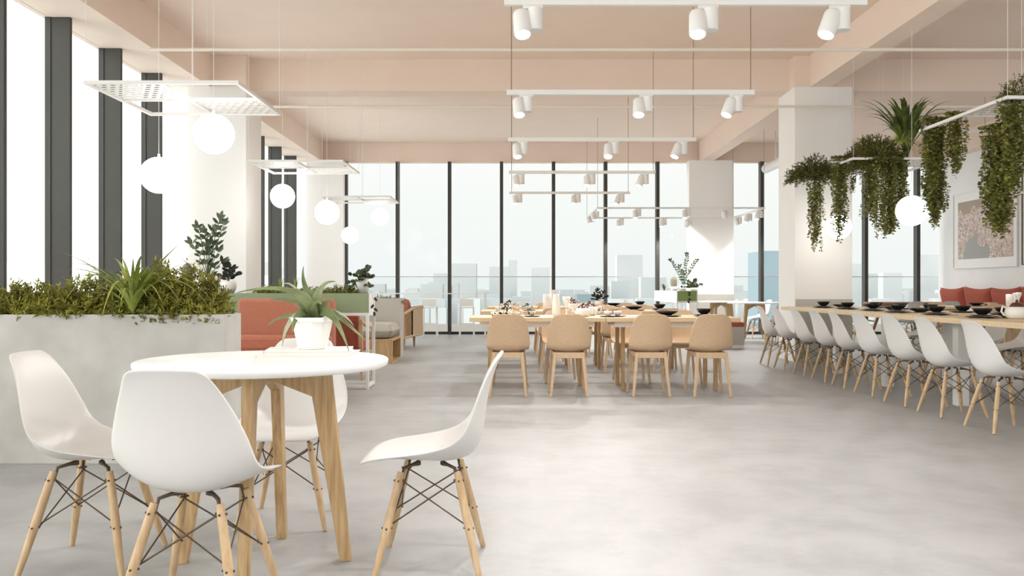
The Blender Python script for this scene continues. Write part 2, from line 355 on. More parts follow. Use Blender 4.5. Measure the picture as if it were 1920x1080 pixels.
def make_dsw(label, loc, rz, group):
    t = thing('shell_chair', label, 'chair', loc, rz, group)
    shell2(DSW).build('seat_shell', white, t, solid=.007, sub=1)
    mb = MB(); feet = {}
    for sx_ in (-1, 1):
        for sy in (-1, 1):
            top = Vector((.108*sx_, .105*sy, .372)); ft = Vector((.196*sx_, .192*sy, 0))
            pt = lambda z, top=top, ft=ft: ft + (top-ft)*(z/.372)
            feet[sx_, sy] = pt
            MB().tube([ft+Vector((0, 0, .004)), pt(.05), pt(.19), pt(.33), top], [.0105, .0125, .0165, .0150, .0125], 10).build('leg', ash, t)
            ins = Vector((-sx_*.008, -sy*.008, 0))
            mb.tube([pt(.345)+ins, top+ins*1.2+Vector((0, 0, .012)), (.070*sx_, .065*sy, .392), (.045*sx_, .045*sy, .394)], [.006, .007, .007, .012], 6)
            for zz in (.342, .175):
                p = pt(zz); q = Vector((sx_, sy, 0)).normalized()
                mb.tube([p-Vector((sx_*.0205, 0, 0)), p+Vector((sx_*.0195, 0, 0))], .0038, 6)
                mb.tube([p-Vector((0, sy*.0205, 0)), p+Vector((0, sy*.0195, 0))], .0038, 6)
    for a, b in (((-1, -1), (1, -1)), ((-1, 1), (1, 1)), ((-1, -1), (-1, 1)), ((1, -1), (1, 1))):
        for p, q in ((a, b), (b, a)):
            sh = .0165 if p == a else .0115
            A = feet[p](.345); B = feet[q](.175)
            inn = Vector((0, -a[1]*sh, 0)) if a[1] == b[1] else Vector((-a[0]*sh, 0, 0))
            mb.tube([A+inn, B+inn], .0030, 6)
    mb.build('wire_base', steel, t)
    return t
g1 = 'white shell chairs around the round table'
dsw = make_dsw('white shell chair with dowel legs left of the round table, backed to the concrete planter', (-1.615, 3.31, 0), -PI/2, g1)
dup(dsw, (-1.03, 2.83, 0), math.radians(-4), 'white shell chair seen from behind in the foreground, before the round table', g1)
dup(dsw, (-.31, 3.30, 0), PI/2, 'white shell chair seen side on at the right end of the round table', g1)
dup(dsw, (-1.01, 3.91, 0), PI, 'white shell chair on the far side of the round table, facing the camera', g1)
g2 = 'white chairs along the near side of the long table'
for i, yy in enumerate((6.36, 7.12, 7.77, 8.46, 9.10, 9.70, 10.36, 11.13, 11.78)):
    dup(dsw, (3.67, yy, 0), -PI/2+math.radians(random.uniform(-3, 3)), 'white shell chair on the aisle side of the long table, ' + ORD[i] + ' to the camera' if i < 8 else 'white shell chair on the aisle side at the far end of the long table', g2)
g3 = 'white chairs along the far side of the long table'
for i, yy in enumerate((8.30, 9.05, 9.75, 10.5, 11.3)):
    dup(dsw, (5.36, yy, 0), PI/2+math.radians(random.uniform(-4, 4)), 'white shell chair on the wall side of the long table, ' + ORD[i] + ' to the camera', g3)

# ------------------------------------------------------------------ round foreground table
def round_table(label, loc, rz, R=.475, zt=.785, boards=True, wood=oak):
    t = thing('round_table', label, 'table', loc, rz)
    r = R
    MB().lathe([(1e-4, zt), (r-.006, zt), (r-.001, zt-.003), (r, zt-.009), (r-.002, zt-.024), (r-.012, zt-.030), (1e-4, zt-.030)], 72).build('tabletop', wtop, t)
    for k in range(4):
        a = k*PI/2; M = Matrix.Rotation(a, 4, 'Z')
        # board leg with its half of the arched brace
        th = .019
        prof = [(.012, zt-.031), (.255, zt-.031), (.335, 0.0), (.292, 0.0), (.185, zt-.145), (.012, zt-.075)]
        vs = [M @ Vector((x, s_*th, z)) for s_ in (-1, 1) for x, z in prof]
        n = len(prof)
        m = MB(); m.add(vs, [tuple(range(n)), tuple(range(2*n-1, n-1, -1))] + [(i, i+n, (i+1) % n+n, (i+1) % n) for i in range(n)])
        m.build('leg', wood, t, bevel=.002)
    return t
round_table('white round table on four slanted oak board legs in the foreground', (-.96, 3.31, 0), math.radians(3))
# books and agave
bk = thing('book', 'thick white hardback book lying on the round table under the agave pot', 'book', (-.772, 3.26, .785), math.radians(0))
MB().box(-.170, .170, -.135, .135, 0, .003).box(-.170, .170, -.135, .135, .027, .030).box(-.172, -.168, -.135, .135, 0, .030).build('cover', bookc, bk, bevel=.0008)
MB().box(-.168, .165, -.131, .131, .003, .027).build('pages', paper, bk)
bk = thing('book', 'thin pale book with a dark printed edge, second in the pile on the round table', 'book', (-.775, 3.275, .815), math.radians(9))
MB().box(-.160, .160, -.12, .12, 0, .0025).box(-.160, .160, -.12, .12, .0095, .012).box(-.162, -.158, -.12, .12, 0, .012).build('cover', bookc, bk)
MB().box(-.157, .157, -.117, .117, .0025, .0095).build('pages', paper, bk)
MB().box(-.15, -.06, .02, .11, .012, .0125).build('cover_picture', printc, bk)
PX, PY, PZ = -.765, 3.27, .827
pot = thing('potted_agave', 'arching green agave in a white faceted pot on the books on the round table', 'plant', (PX, PY, PZ))
prof = [(.001, 0), (.050, 0), (.054, .004), (.076, .104), (.086, .106), (.087, .122), (.082, .122), (.074, .112), (.001, .110)]
m = MB(); n = 12
vs = [Vector((r*math.cos(2*PI*k/n+.2), r*math.sin(2*PI*k/n+.2), z)) for r, z in prof for k in range(n)]
m.add(vs, [(i*n+k, i*n+(k+1) % n, (i+1)*n+(k+1) % n, (i+1)*n+k) for i in range(len(prof)-1) for k in range(n)])
m.build('pot', cer, pot, bevel=.002)
MB().lathe([(.069, .1125), (.001, .116)], 16).build('soil', soil, pot)
def bez(p0, p1, p2, p3, n=12):
    o = []
    for i in range(n+1):
        s_ = i/n; q = 1-s_
        o.append(Vector(p0)*q**3 + Vector(p1)*3*q*q*s_ + Vector(p2)*3*q*s_*s_ + Vector(p3)*s_**3)
    return o
def AW(px, py, dy=0):   # offset from the pot base read off the photograph, metres
    Y = PY+dy; return Vector(((px-960)*Y/1600-PX, dy, 1.06-(py-540)*Y/1600-PZ))
B0 = AW(592, 598)
LV = [((592, 560), (562, 545), (569, 498), .02, .019, 0), ((596, 560), (598, 525), (630, 528), -.02, .019, 0),
      ((585, 560), (545, 525), (442, 549), -.06, .021, 0), ((580, 572), (548, 558), (503, 563), .05, .018, 0),
      ((560, 592), (525, 585), (498, 616), .03, .013, 0), ((566, 578), (552, 590), (548, 626), -.09, .020, 0),
      ((560, 580), (535, 600), (529, 650), -.07, .018, 1), ((608, 572), (630, 585), (655, 660), -.10, .020, 0),
      ((612, 565), (640, 600), (686, 638), .03, .017, 0), ((605, 570), (618, 560), (627, 564), .05, .014, 0),
      ((590, 570), (597, 560), (603, 572), -.06, .018, 0), ((575, 560), (545, 520), (530, 534), .12, .008, 1),
      ((590, 560), (590, 540), (582, 545), .09, .015, 0), ((600, 580), (640, 575), (664, 612), .10, .012, 1)]
for a, b_, c_, dy, wd, pale in LV:
    pts = bez(B0+Vector((0, 0, -.015)), AW(*a, dy*.35), AW(*b_, dy*.8), AW(*c_, dy), 16)
    ws = [wd*(.75+.5*math.sin(PI*min(1, i/16*1.6)))*(1-(i/16)**2.6)*1.0+.0006 for i in range(17)]
    MB().ribbon(pts, ws, .55, up=Vector((0, -.75, .66))).build('leaf', agavep if pale else agave, pot, solid=.004, sub=1)

# ------------------------------------------------------------------ plants library
def rvec(): return Vector((random.gauss(0, 1), random.gauss(0, 1), random.gauss(0, 1))).normalized()
def juniper(label, loc, sx, sy, sz, n=260, group=None, name='juniper_shrub', m_=None, droop=.1, sp=.11, base=-9):
    t = thing(name, label, 'shrub', loc, 0, group)
    st = MB(); fo = MB()
    for i in range(n):
        a = random.uniform(0, 2*PI); rr = math.sqrt(random.random()); el = random.uniform(.15, 1)
        d = Vector((math.cos(a)*rr*sx, math.sin(a)*rr*sy, sz*el*math.sqrt(max(.05, 1-rr*rr*.7)) - droop*rr*sz)); d.z = max(d.z, base)
        tip = d; b0 = Vector((d.x*.55, d.y*.55, max(base, d.z*.35)))
        if i % 11 == 0: st.tube([b0*.3, b0, tip], [.004, .003, .0015], 4, False)
        dr = (tip-b0).normalized()
        dr = (dr + rvec()*.55).normalized()
        L = sp*random.uniform(.6, 1.2)
        for k in range(16):
            s_ = random.random(); p = tip + dr*L*(s_-.6)
            q = (dr*.55 + rvec()*.8 + Vector((0, 0, .25))).normalized()
            l = random.uniform(.018, .035)*(sp/.11); u = q.cross(rvec()).normalized()*.0032*(sp/.11)
            fo.add([p-u, p+u, p+q*l*.6+u*1.2, p+q*l, p+q*l*.6-u*1.2], [(0, 1, 2, 3, 4)])
    st.build('stems', twig, t); fo.build('foliage', m_ or jun, t)
    return t
def straps(label, loc, n, L, wd, mt, name, lift=.9, spread=1.0, pot=None, cat='plant', group=None, hang=1.0):
    t = thing(name, label, cat, loc, 0, group); m = MB()
    for i in range(n):
        a = random.uniform(0, 2*PI); l = L*random.uniform(.55, 1.1); sp_ = spread*random.uniform(.25, 1)
        dx, dy = math.cos(a), math.sin(a); dr = random.uniform(-.2, .55)*hang
        pts = bez((dx*.01, dy*.01, 0), (dx*l*.15*sp_, dy*l*.15*sp_, l*.45*lift), (dx*l*.55*sp_, dy*l*.55*sp_, l*.75*lift), (dx*l*.95*sp_, dy*l*.95*sp_, l*(.75*lift-dr*sp_)), 10)
        m.ribbon(pts, [wd*(.6+.4*math.sin(PI*j/10))*(1-(j/10)**3)+.0004 for j in range(11)], .4)
    m.build('leaves', mt, t); return t
def vine_curtain(label, loc, w_, dep, L, n, taper=.6, group=None, mt=None, rl=.025, side=0):
    t = thing('trailing_plant', label, 'plant', loc, 0, group); st = MB(); lv = MB()
    for i in range(n):
        x = random.uniform(-w_, w_)/2; y = random.uniform(-dep, dep)/2
        l = L*(1 - taper*(abs(x-side)/(w_/2+1e-6))**1.3*random.uniform(.5, 1) - random.uniform(0, .12)) if i else L
        k = max(4, int(l/.022)); pts = []
        ph = random.uniform(0, 6)
        for j in range(k+1):
            z = -l*j/k
            pts.append(Vector((x+.010*math.sin(z*14+ph), y+.010*math.cos(z*11+ph), z + (.03*math.sin(PI*min(1, j/4.)) if j < 4 else 0))))
        st.tube(pts[::3]+[pts[-1]], .0012, 3, False)
        for j, p in enumerate(pts):
            for q in range(2):
                a = random.uniform(0, 2*PI); d = Vector((math.cos(a), math.sin(a), random.uniform(-.9, .2)))
                s_ = rl*random.uniform(.75, 1.35)
                lv.leaf(p+d*.004, d, (random.gauss(0, .5), random.gauss(0, .5), 1), s_*1.15, s_*1.2)
    st.build('stems', twig, t); lv.build('leaves', mt or vine, t); return t
def leafy(label, loc, stems, pot_m, potp, name, leafm, L=.05, W=.026, stemr=.003, pair=.028, stem_m=None, cat='plant', both=True):
    t = thing(name, label, cat, loc)
    if potp: MB().lathe(potp, 28).build('pot', pot_m, t)
    zt = potp[-1][1] if potp else 0
    st = MB(); lv = MB()
    for (tip, bow, start) in stems:
        pts = bez((0+tip[0]*.08, tip[1]*.08, zt-.01), (tip[0]*.2, tip[1]*.2, zt+(tip[2]-zt)*.4), (tip[0]*.5+bow, tip[1]*.5, zt+(tip[2]-zt)*.8), tip, 14)
        st.tube(pts, [stemr*(1.2-.6*i/14) for i in range(15)], 5, False)
        ln = sum((pts[i+1]-pts[i]).length for i in range(14)); c = max(2, int(ln*(1-start)/pair))
        for k in range(c+1):
            s_ = start+(1-start)*k/c; i = min(13, int(s_*14)); p = pts[i].lerp(pts[i+1], s_*14-i)
            d = (pts[i+1]-pts[i]).normalized()
            for sg in ((-1, 1) if both else (random.choice((-1, 1)),)):
                sd = Vector((random.uniform(.5, 1), random.uniform(-.5, .5), 0))*sg
                lv.leaf(p, d*.7+sd, (random.gauss(0, .4), -1, random.gauss(.4, .4)), L*random.uniform(.75, 1.15), W*random.uniform(.8, 1.1))
        lv.leaf(pts[-1], (pts[-1]-pts[-2]), (0, -1, .3), L, W)
    if potp: MB().lathe([(potp[-1][0]*.97, zt-.012), (.001, zt-.008)], 20).build('soil', soil, t)
    st.build('stems', stem_m or deep, t); lv.build('leaves', leafm, t); return t
def planter(label, x0, x1, y0, y1, z, m_=conc, wall=.025):
    t = thing('concrete_planter', label, 'planter', ((x0+x1)/2, (y0+y1)/2, 0)); a = (x1-x0)/2; b_ = (y1-y0)/2
    MB().box(-a, a, -b_, -b_+wall, 0, z).box(-a, a, b_-wall, b_, 0, z).box(-a, -a+wall, -b_+wall, b_-wall, 0, z).box(a-wall, a, -b_+wall, b_-wall, 0, z).build('trough', m_, t, bevel=.003)
    MB().box(-a+wall, a-wall, -b_+wall, b_-wall, z-.2, z-.03).build('soil', soil, t); return t

# ------------------------------------------------------------------ left: concrete planter and its greenery
random.seed(11)
planter('long concrete planter full of greenery behind the round table at left', -3.9, -1.73, 5.14, 5.45, .90)
gj = 'juniper shrubs in the concrete planter'
for (x, w_, h_, lb, n) in ((-3.55, .28, .24, 'low juniper shrub beyond the left picture edge in the concrete planter', 160), (-3.05, .34, .20, 'low juniper shrub at the left picture edge in the concrete planter', 420), (-2.68, .30, .25, 'tallest mounded juniper shrub in front of the dark mullion in the concrete planter', 460),
                           (-2.38, .20, .19, 'small juniper tuft left of the spider plant in the concrete planter', 260), (-2.17, .17, .36, 'upright juniper shrub just right of the spider plant', 260), (-1.99, .24, .32, 'spreading juniper shrub in front of the pale plant pot', 380)):
    juniper(lb, (x, 5.29, .885), w_, .15, h_, n, gj, droop=.25, sp=.12, base=.015)
straps('bright green spider plant with arching leaves drooping over the concrete planter edge', (-2.30, 5.17, .91), 80, .56, .012, grass, 'spider_plant', lift=.75, spread=1.15, hang=1.35)
m = MB(); t = thing('creeping_plant', 'low leafy creeper along the right end of the concrete planter', 'plant', (-2.0, 5.2, .88))
for i in range(520):
    x = random.uniform(-.32, .24); y = random.uniform(-.05, .12); z = random.uniform(0, .05)*(1-max(0, x)/.3)
    if random.random() < .07: y = -.065; z = -random.uniform(0, .04)
    d = rvec(); d.z = abs(d.z)*.5
    m.leaf((x, y, z), d, rvec()+Vector((0, 0, 1)), random.uniform(.02, .036), random.uniform(.02, .03))
m.build('leaves', vine, t)
t = tag(MB().lathe([(.001, .04), (.055, .032), (.098, .012), (.105, 0), (.09, -.01), (.001, -.01)], 20, M=Matrix.Diagonal((1, .8, 1, 1))).build('stone', conc), 'flat grey stone lying among the greenery in the concrete planter', 'stone'); t.location = (-1.93, 5.38, .905)

# ------------------------------------------------------------------ green shelf planters on white frames
def shelf(label, loc, rz, Lx, dep, gm, end=wpaint):
    t = thing('planter_shelf', label, 'shelf', loc, rz); z0, z1 = .80, 1.005; h = Lx/2; d = dep/2; k = .015
    fr = MB()
    for x in (-h+k, 0, h-k) if Lx > 2 else (-h+k, h-k):
        for y in (-d+k, d-k): fr.box(x-k, x+k, y-k, y+k, 0, z0-.03)
    for z in (.03, z0-.015):
        for y in (-d+k, d-k): fr.box(-h+.001, h-.001, y-k+.001, y+k-.001, z-k, z+k)
        for x in (-h+k, h-k): fr.box(x-k+.002, x+k-.002, -d+2*k-.002, d-2*k+.002, z-k, z+k)
    fr.build('frame', wpaint, t)
    b_ = MB().box(-h, h, -d, -d+.02, z0, z1).box(-h, h, d-.02, d, z0, z1).box(-h+.02, h-.02, -d+.02, d-.02, z0, z0+.02)
    b_.build('trough', gm, t, bevel=.0015)
    for x_ in (h-.02, -h): MB().box(x_, x_+.02, -d+.02, d-.02, z0, z1-.001).build('end_panel', end, t)
    MB().box(-h+.02, h-.02, -d+.02, d-.02, z0+.02, z1-.03).build('soil', soil, t)
    return t
shelf('long sage green planter box on a white steel frame behind the salmon sofa', (-2.90, 9.14, 0), 0, 2.8, .42, green)
random.seed(3)
gz = 'shrubs in the sage green planter'
for x, n, w_, h_, lb in ((-2.56, 160, .20, .10, 'low clipped shrub at the left in the sage green planter'), (-2.12, 160, .22, .09, 'low clipped shrub mid way along the sage green planter'), (-1.83, 160, .20, .10, 'low clipped shrub right of the agave tips in the sage green planter')):
    juniper(lb, (x, 9.15, .975), w_, .15, h_, n, gz, name='clipped_shrub', m_=vine, sp=.09)
straps('upright grass tuft in the sage green planter, the left one', (-2.48, 9.15, .975), 30, .20, .004, grass, 'grass_tuft', lift=1.25, spread=.25, group='grass tufts')
straps('upright grass tuft in the sage green planter, the right one', (-2.32, 9.15, .975), 30, .20, .004, grass, 'grass_tuft', lift=1.25, spread=.25, group='grass tufts')
# zz plant pot, small dark plant, cactus, stone, bottles standing at the left on the shelf
S9 = 9.14/1600
def at9(px): return (px-960)*S9
zz = [((.04+(px-392)/178, dy, (548-py)/177), bw, st) for px, py, bw, st, dy in ((365, 425, -.02, .25, .02), (357, 455, -.03, .35, -.02), (379, 435, 0, .45, 0), (392, 432, 0, .5, .05), (408, 408, .02, .5, 0), (418, 420, .03, .55, -.03), (404, 470, .02, .1, .02), (412, 490, .03, .1, 0), (385, 455, -.01, .4, .06))]
leafy('tall leafy green plant on upright stems in a white ribbed pot on the green shelf', (at9(392), 9.10, 1.005), zz, cer,
      [(.001, 0), (.115, 0), (.118, .012), (.106, .03), (.108, .045), (.102, .05), (.104, .10), (.104, .165), (.098, .165), (.095, .15)], 'potted_zz_plant', deep, L=.10, W=.042, stemr=.0045, pair=.075)
dk = [((x, y, z), 0, .3) for x, y, z in ((-.02, 0, .30), (.04, 0, .25), (.07, .02, .20), (-.06, 0, .18), (.02, -.03, .27))]
leafy('small near-black leaved plant in a round white pot right of the tall leafy plant', (at9(430), 9.10, 1.005), dk, cer,
      [(.001, 0), (.06, 0), (.085, .05), (.088, .09), (.07, .13), (.062, .13)], 'potted_dark_plant', blackleaf, L=.075, W=.045, stemr=.003, pair=.04)
def cactus(label, loc, r, h, pr=.0):
    t = thing('potted_cactus', label, 'plant', loc); m = MB(); n = 32; rows = []
    for i in range(12):
        z = h*i/11; rr = r*math.sqrt(max(0, 1-(max(0, i-6)/5)**2))*(.85+.15*min(1, i/3)) + 1e-4
        rows.append([(rr*(1+.12*math.cos(10*2*PI*k/n))*math.cos(2*PI*k/n), rr*(1+.12*math.cos(10*2*PI*k/n))*math.sin(2*PI*k/n), z+pr) for k in range(n+1)])
    m.grid(rows); m.build('cactus_body', cact, t)
    if pr: MB().lathe([(.001, 0), (r*.9, 0), (r*1.3, pr), (r*1.2, pr), (.001, pr-.01)], 20).build('pot', cer, t)
    return t
cactus('ribbed column cactus behind the juniper, left of the tall leafy plant', (at9(347), 9.2, 1.005), .055, .25, .08)
cst = tag(MB().lathe([(.001, .03), (.05, .025), (.07, 0), (.001, 0)], 16).build('stone', conc), 'small grey stone on the green shelf between the white pots', 'stone'); cst.location = (at9(412)+0.0, 8.99, 1.005)
def bottle(label, loc, r, h):
    t = tag(MB().lathe([(.001, .002), (r, .002), (r*1.02, .02), (r, h*.62), (r*.8, h*.72), (r*.3, h*.82), (r*.22, h*.97), (r*.32, h*.975), (r*.32, h), (r*.2, h)], 28).build('glass_bottle', glassm), label, 'bottle'); t.location = loc; return t
glassm = bpy.data.materials.new('bottle_glass'); glassm.use_nodes = True; t_ = glassm.node_tree; t_.nodes.clear()
tr = N(t_, 'ShaderNodeBsdfTransparent'); tr.inputs[0].default_value = (.93, .95, .95, 1); gl = N(t_, 'ShaderNodeBsdfGlossy'); gl.inputs['Roughness'].default_value = .03
lw = N(t_, 'ShaderNodeLayerWeight'); lw.inputs[0].default_value = .35; ms = N(t_, 'ShaderNodeMixShader'); mo = N(t_, 'ShaderNodeOutputMaterial')
t_.links.new(lw.outputs['Facing'], ms.inputs[0]); t_.links.new(tr.outputs[0], ms.inputs[1]); t_.links.new(gl.outputs[0], ms.inputs[2]); t_.links.new(ms.outputs[0], mo.inputs[0])
# side console by the left windows carries the bottle
t = thing('window_console', 'low console along the left windows, mostly hidden behind the planter', 'console', (-3.85, 7.2, 0))
MB().box(-.55, .55, -.25, .25, .90, .93).build('top', oakh, t, bevel=.002)
for x in (-.5, .5):
    for y in (-.2, .2): MB().box(x-.02, x+.02, y-.02, y+.02, 0, .90).build('leg', ash, t)
bottle('large clear glass bottle in front of the left windows', (-3.59, 7.2, .93), .092, .40)
# rubber-leaf plant at the shelf's right end
rb = [((x, y, z), 0, .2) for x, y, z in ((-.13, 0, .12), (-.10, -.08, .20), (-.03, .02, .22), (.02, -.08, .22), (.05, 0, .26), (-.15, -.05, .06), (.10, -.06, .18), (.09, -.1, .08), (0, -.12, .15), (-.06, -.12, .13), (.02, .1, .2))]
leafy('bushy round-leaved plant in a white pot at the right end of the green shelf', (-1.60, 9.16, 1.005), rb, cer,
      [(.001, 0), (.05, 0), (.075, .10), (.078, .16), (.072, .16)], 'potted_rubber_plant', deep, L=.055, W=.048, stemr=.003, pair=.03)
m = MB(); t = thing('trailing_plant', 'dark leaves trailing down over the right end of the green shelf', 'plant', (-1.47, 9.0, 1.0))
st = MB(); st.tube([(-.05, .05, .03), (-.005, -.0, .02), (.01, 0, -.08), (.015, 0, -.19)], .002, 4)
for z, dx_ in ((-.04, .8), (-.11, -.5), (-.15, .9), (-.185, .2)): m.leaf((.014, -.003, z), (dx_, -.3, -.8), (0, -1, 0), .06, .03)
st.build('stems', twig, t); m.build('leaves', blackleaf, t)

# ------------------------------------------------------------------ sofas, bench, second planter
def cb(m, x0, x1, y0, y1, z0, z1): return m.box(x0, x1, y0, y1, z0, z1)
t = thing('salmon_sofa', 'salmon upholstered sofa with a plain high back behind the concrete planter', 'sofa', (-2.245, 8.15, 0))
MB().box(-.475, .475, .30, .46, .42, .955).build('back_cushion', salmon, t, bevel=.03)
MB().box(-.475, .475, .12, .30, .44, .60).build('lumbar_roll', salmon, t, bevel=.04)
MB().box(-.475, .475, -.55, .30, .32, .44).build('seat_cushion', salmon, t, bevel=.03)
MB().box(-.475, .475, -.55, .46, .22, .32).build('base_frame', ash, t, bevel=.003)
for x in (-.43, .43):
    for y in (-.5, .4): MB().beam((x, y, .22), (x, y, .0), .045, .045, (.03, .03)).build('leg', ash, t)
def wood_armchair(label, loc, rz, wd=.56, fab=rust, name='armchair'):
    t = thing(name, label, 'armchair', loc, rz); h = wd
    MB().box(-h, h, -.40, -.28, .36, .76).build('back_cushion', fab, t, bevel=.03)
    MB().box(-h, h, -.28, .38, .32, .45).build('seat_cushion', fab, t, bevel=.03)
    MB().box(-h, h, -.40, .38, .28, .32).build('seat_frame', ash, t, bevel=.003)
    for sg in (-1, 1):
        x = sg*(h+.035)
        MB().beam((x, -.43, .71), (x, -.36, 0), .04, .045, (.03, .03)).build('leg', ash, t, bevel=.004)
        MB().beam((x, .40, .58), (x, .36, 0), .04, .045, (.03, .03)).build('leg', ash, t, bevel=.004)
        MB().tube([(x, -.43, .70), (x, -.2, .64), (x, .1, .60), (x, .42, .60)], [.018, .02, .022, .016], 8).build('armrest', ash, t)
        MB().box(min(x, sg*h), max(x, sg*h), -.38, .36, .285, .315).build('side_rail', ash, t)
    return t
wood_armchair('dark red armchair with pale wood arms seen through the white shelf frame', (-2.30, 10.05, 0), 0, .56)
t = thing('cube_bench', 'oak cube bench with an open side under a grey cushion', 'bench', (-2.12, 12.40, 0))
MB().box(-.45, .45, -.46, -.43, 0, .345).box(-.45, .45, .37, .40, 0, .345).box(-.45, .45, -.43, .37, .315, .345).box(-.45, .45, -.43, .37, 0, .03).box(-.02, .01, -.43, .37, .03, .315).build('box', oak, t, bevel=.002)
cu = MB(); cu.cushion(0, -.03, .455, .445, .43, .11, p=.12, n=24).build('cushion', greyf, t)
planter('shorter grey planter with low greenery behind the cube bench', -2.7, -1.69, 12.85, 13.3, .905, m_=grey)
random.seed(8)
juniper('low mixed greenery on top of the grey planter behind the cube bench', (-1.98, 13.05, .88), .32, .16, .09, 160, None, name='low_shrub', m_=vine, sp=.09, droop=.9)
# slatted curved sofa seen from behind
t = thing('curved_sofa', 'salmon sofa in a curved wooden shell with slats, beyond the grey planter', 'sofa', (-1.8, 15.2, 0))
arc = lambda s_: Vector((-.02+.17*s_**1.3, -.75+1.4*s_, 0))
rows = []
pan = MB()
for sg in (0, .03):
    g = []
    for k in range(9):
        s_ = .48+.52*k/8; p = arc(s_); g.append([p+Vector((sg-.03, 0, .20)), p+Vector((sg-.03, 0, .66+.08*math.sin(s_*PI*.6)))])
    pan.grid(g)
pan.build('back_panel', ash, t)
for k in range(6):
    s_ = .02+.075*k; p = arc(s_); MB().beam(p+Vector((-.015, 0, .22)), p+Vector((-.015, 0, .60+.08*math.sin(s_*PI*.6))), .02, .028).build('slat', ash, t)
MB().tube([arc(k/12)+Vector((-.015, 0, .61+.10*math.sin(k/12*PI*.6))) for k in range(13)], .028, 10).build('top_rail', ash, t)
MB().tube([arc(k/12)+Vector((-.015, 0, .21)) for k in range(13)], .022, 10).build('bottom_rail', ash, t)
MB().box(-.75, -.05, -.72, .62, .20, .24).build('seat_frame', ash, t)
MB().box(-.75, -.06, -.72, .62, .24, .42).build('seat_cushion', salmon, t, bevel=.04)
for k in range(3):
    M = Matrix.Translation((-.13, -.5+.43*k, .64)) @ Matrix.Rotation(math.radians(80), 4, 'Y')
    MB().cushion(0, 0, 0, .23, .23, .09, M=M, n=10).build('back_pillow', salmon, t)
for x, y in ((-.04, -.66), (.0, .5), (-.7, -.66), (-.7, .55)): MB().beam((x, y, .21), (x*1.0, y, 0), .05, .05, (.03, .03)).build('leg', oak, t)

# ------------------------------------------------------------------ bar table at the back windows with stools
t = thing('bar_table', 'thin white bar table standing along the back windows', 'table', (-2.1, 19.05, 0))
MB().box(-1.6, 1.52, -.18, .18, .925, .945).build('tabletop', wpaint, t, bevel=.002)
for x in (-1.58, 1.50):
    for y in (-.16, .16): MB().box(x-.015, x+.015, y-.015, y+.015, 0, .925).build('leg', wpaint, t)
def stool(label, loc):
    t = thing('bar_stool', label, 'stool', loc, 0, 'white bar stools at the back windows')
    MB().box(-.15, .15, -.16, .16, .625, .65).build('seat', wpaint, t, bevel=.004)
    MB().box(-.15, .15, -.165, -.15, .67, .82).build('backrest', wpaint, t, bevel=.004)
    for x in (-.14, .14):
        for y in (-.155, .15): MB().beam((x, y, .82 if y < 0 else .63), (x*1.1, y*1.1, 0), .022, .022).build('leg', wpaint, t)
    MB().box(-.15, .15, -.165, -.145, .27, .29).box(-.15, .15, .145, .165, .27, .29).build('footrest', wpaint, t)
    return t
s0 = stool('white bar stool left of the dark mullion, beside the curved sofa', (-1.78, 18.55, 0))
dup(s0, (-.98, 18.55, 0), 0, 'white bar stool right of the dark mullion, left of the dining tables')
dup(s0, (-2.6, 18.55, 0), 0, 'white bar stool hidden behind the curved sofa')

# ------------------------------------------------------------------ tableware
def lath(name, prof, m_, loc, label, cat, group, n=24, seg=None):
    o = MB().lathe(prof, n).build(name, m_); o.location = loc; return tag(o, label, cat, group)
BOWL = [(.001, .0), (.035, .0), (.038, .006), (.062, .022), (.078, .048), (.082, .058), (.078, .058), (.06, .028), (.03, .012), (.001, .010)]
PLATE = [(.001, 0), (.08, 0), (.13, .010), (.135, .014), (.128, .014), (.08, .006), (.001, .006)]
SIDE = [(.001, 0), (.06, 0), (.095, .008), (.098, .011), (.09, .011), (.001, .006)]
WIDE = [(.001, 0), (.05, 0), (.06, .01), (.105, .028), (.12, .045), (.115, .046), (.06, .018), (.001, .012)]
bowl0 = lath('bowl', BOWL, black, (0, 0, 0), 'x', 'bowl', None); plate0 = lath('plate', PLATE, black, (0, 0, 0), 'x', 'plate', None)
side0 = lath('side_plate', SIDE, black, (0, 0, 0), 'x', 'plate', None); wide0 = lath('serving_bowl', WIDE, black, (0, 0, 0), 'x', 'bowl', None)
used = set()
def put(o, loc, label, group):
    if o.name not in used:
        used.add(o.name); o.location = loc; o['label'] = label; o['group'] = group; return o
    return dup(o, loc, None, label, group)
def cutlery(label, loc, rz, mt=black):
    t = thing('fork', label, 'cutlery', loc, rz, 'cutlery')
    m = MB().box(-.006, .006, -.10, .03, 0, .003)
    for k in (-1, 0, 1): m.box(k*.008-.002, k*.008+.002, .03, .075, 0, .003)
    m.build('fork_body', mt, t); return t

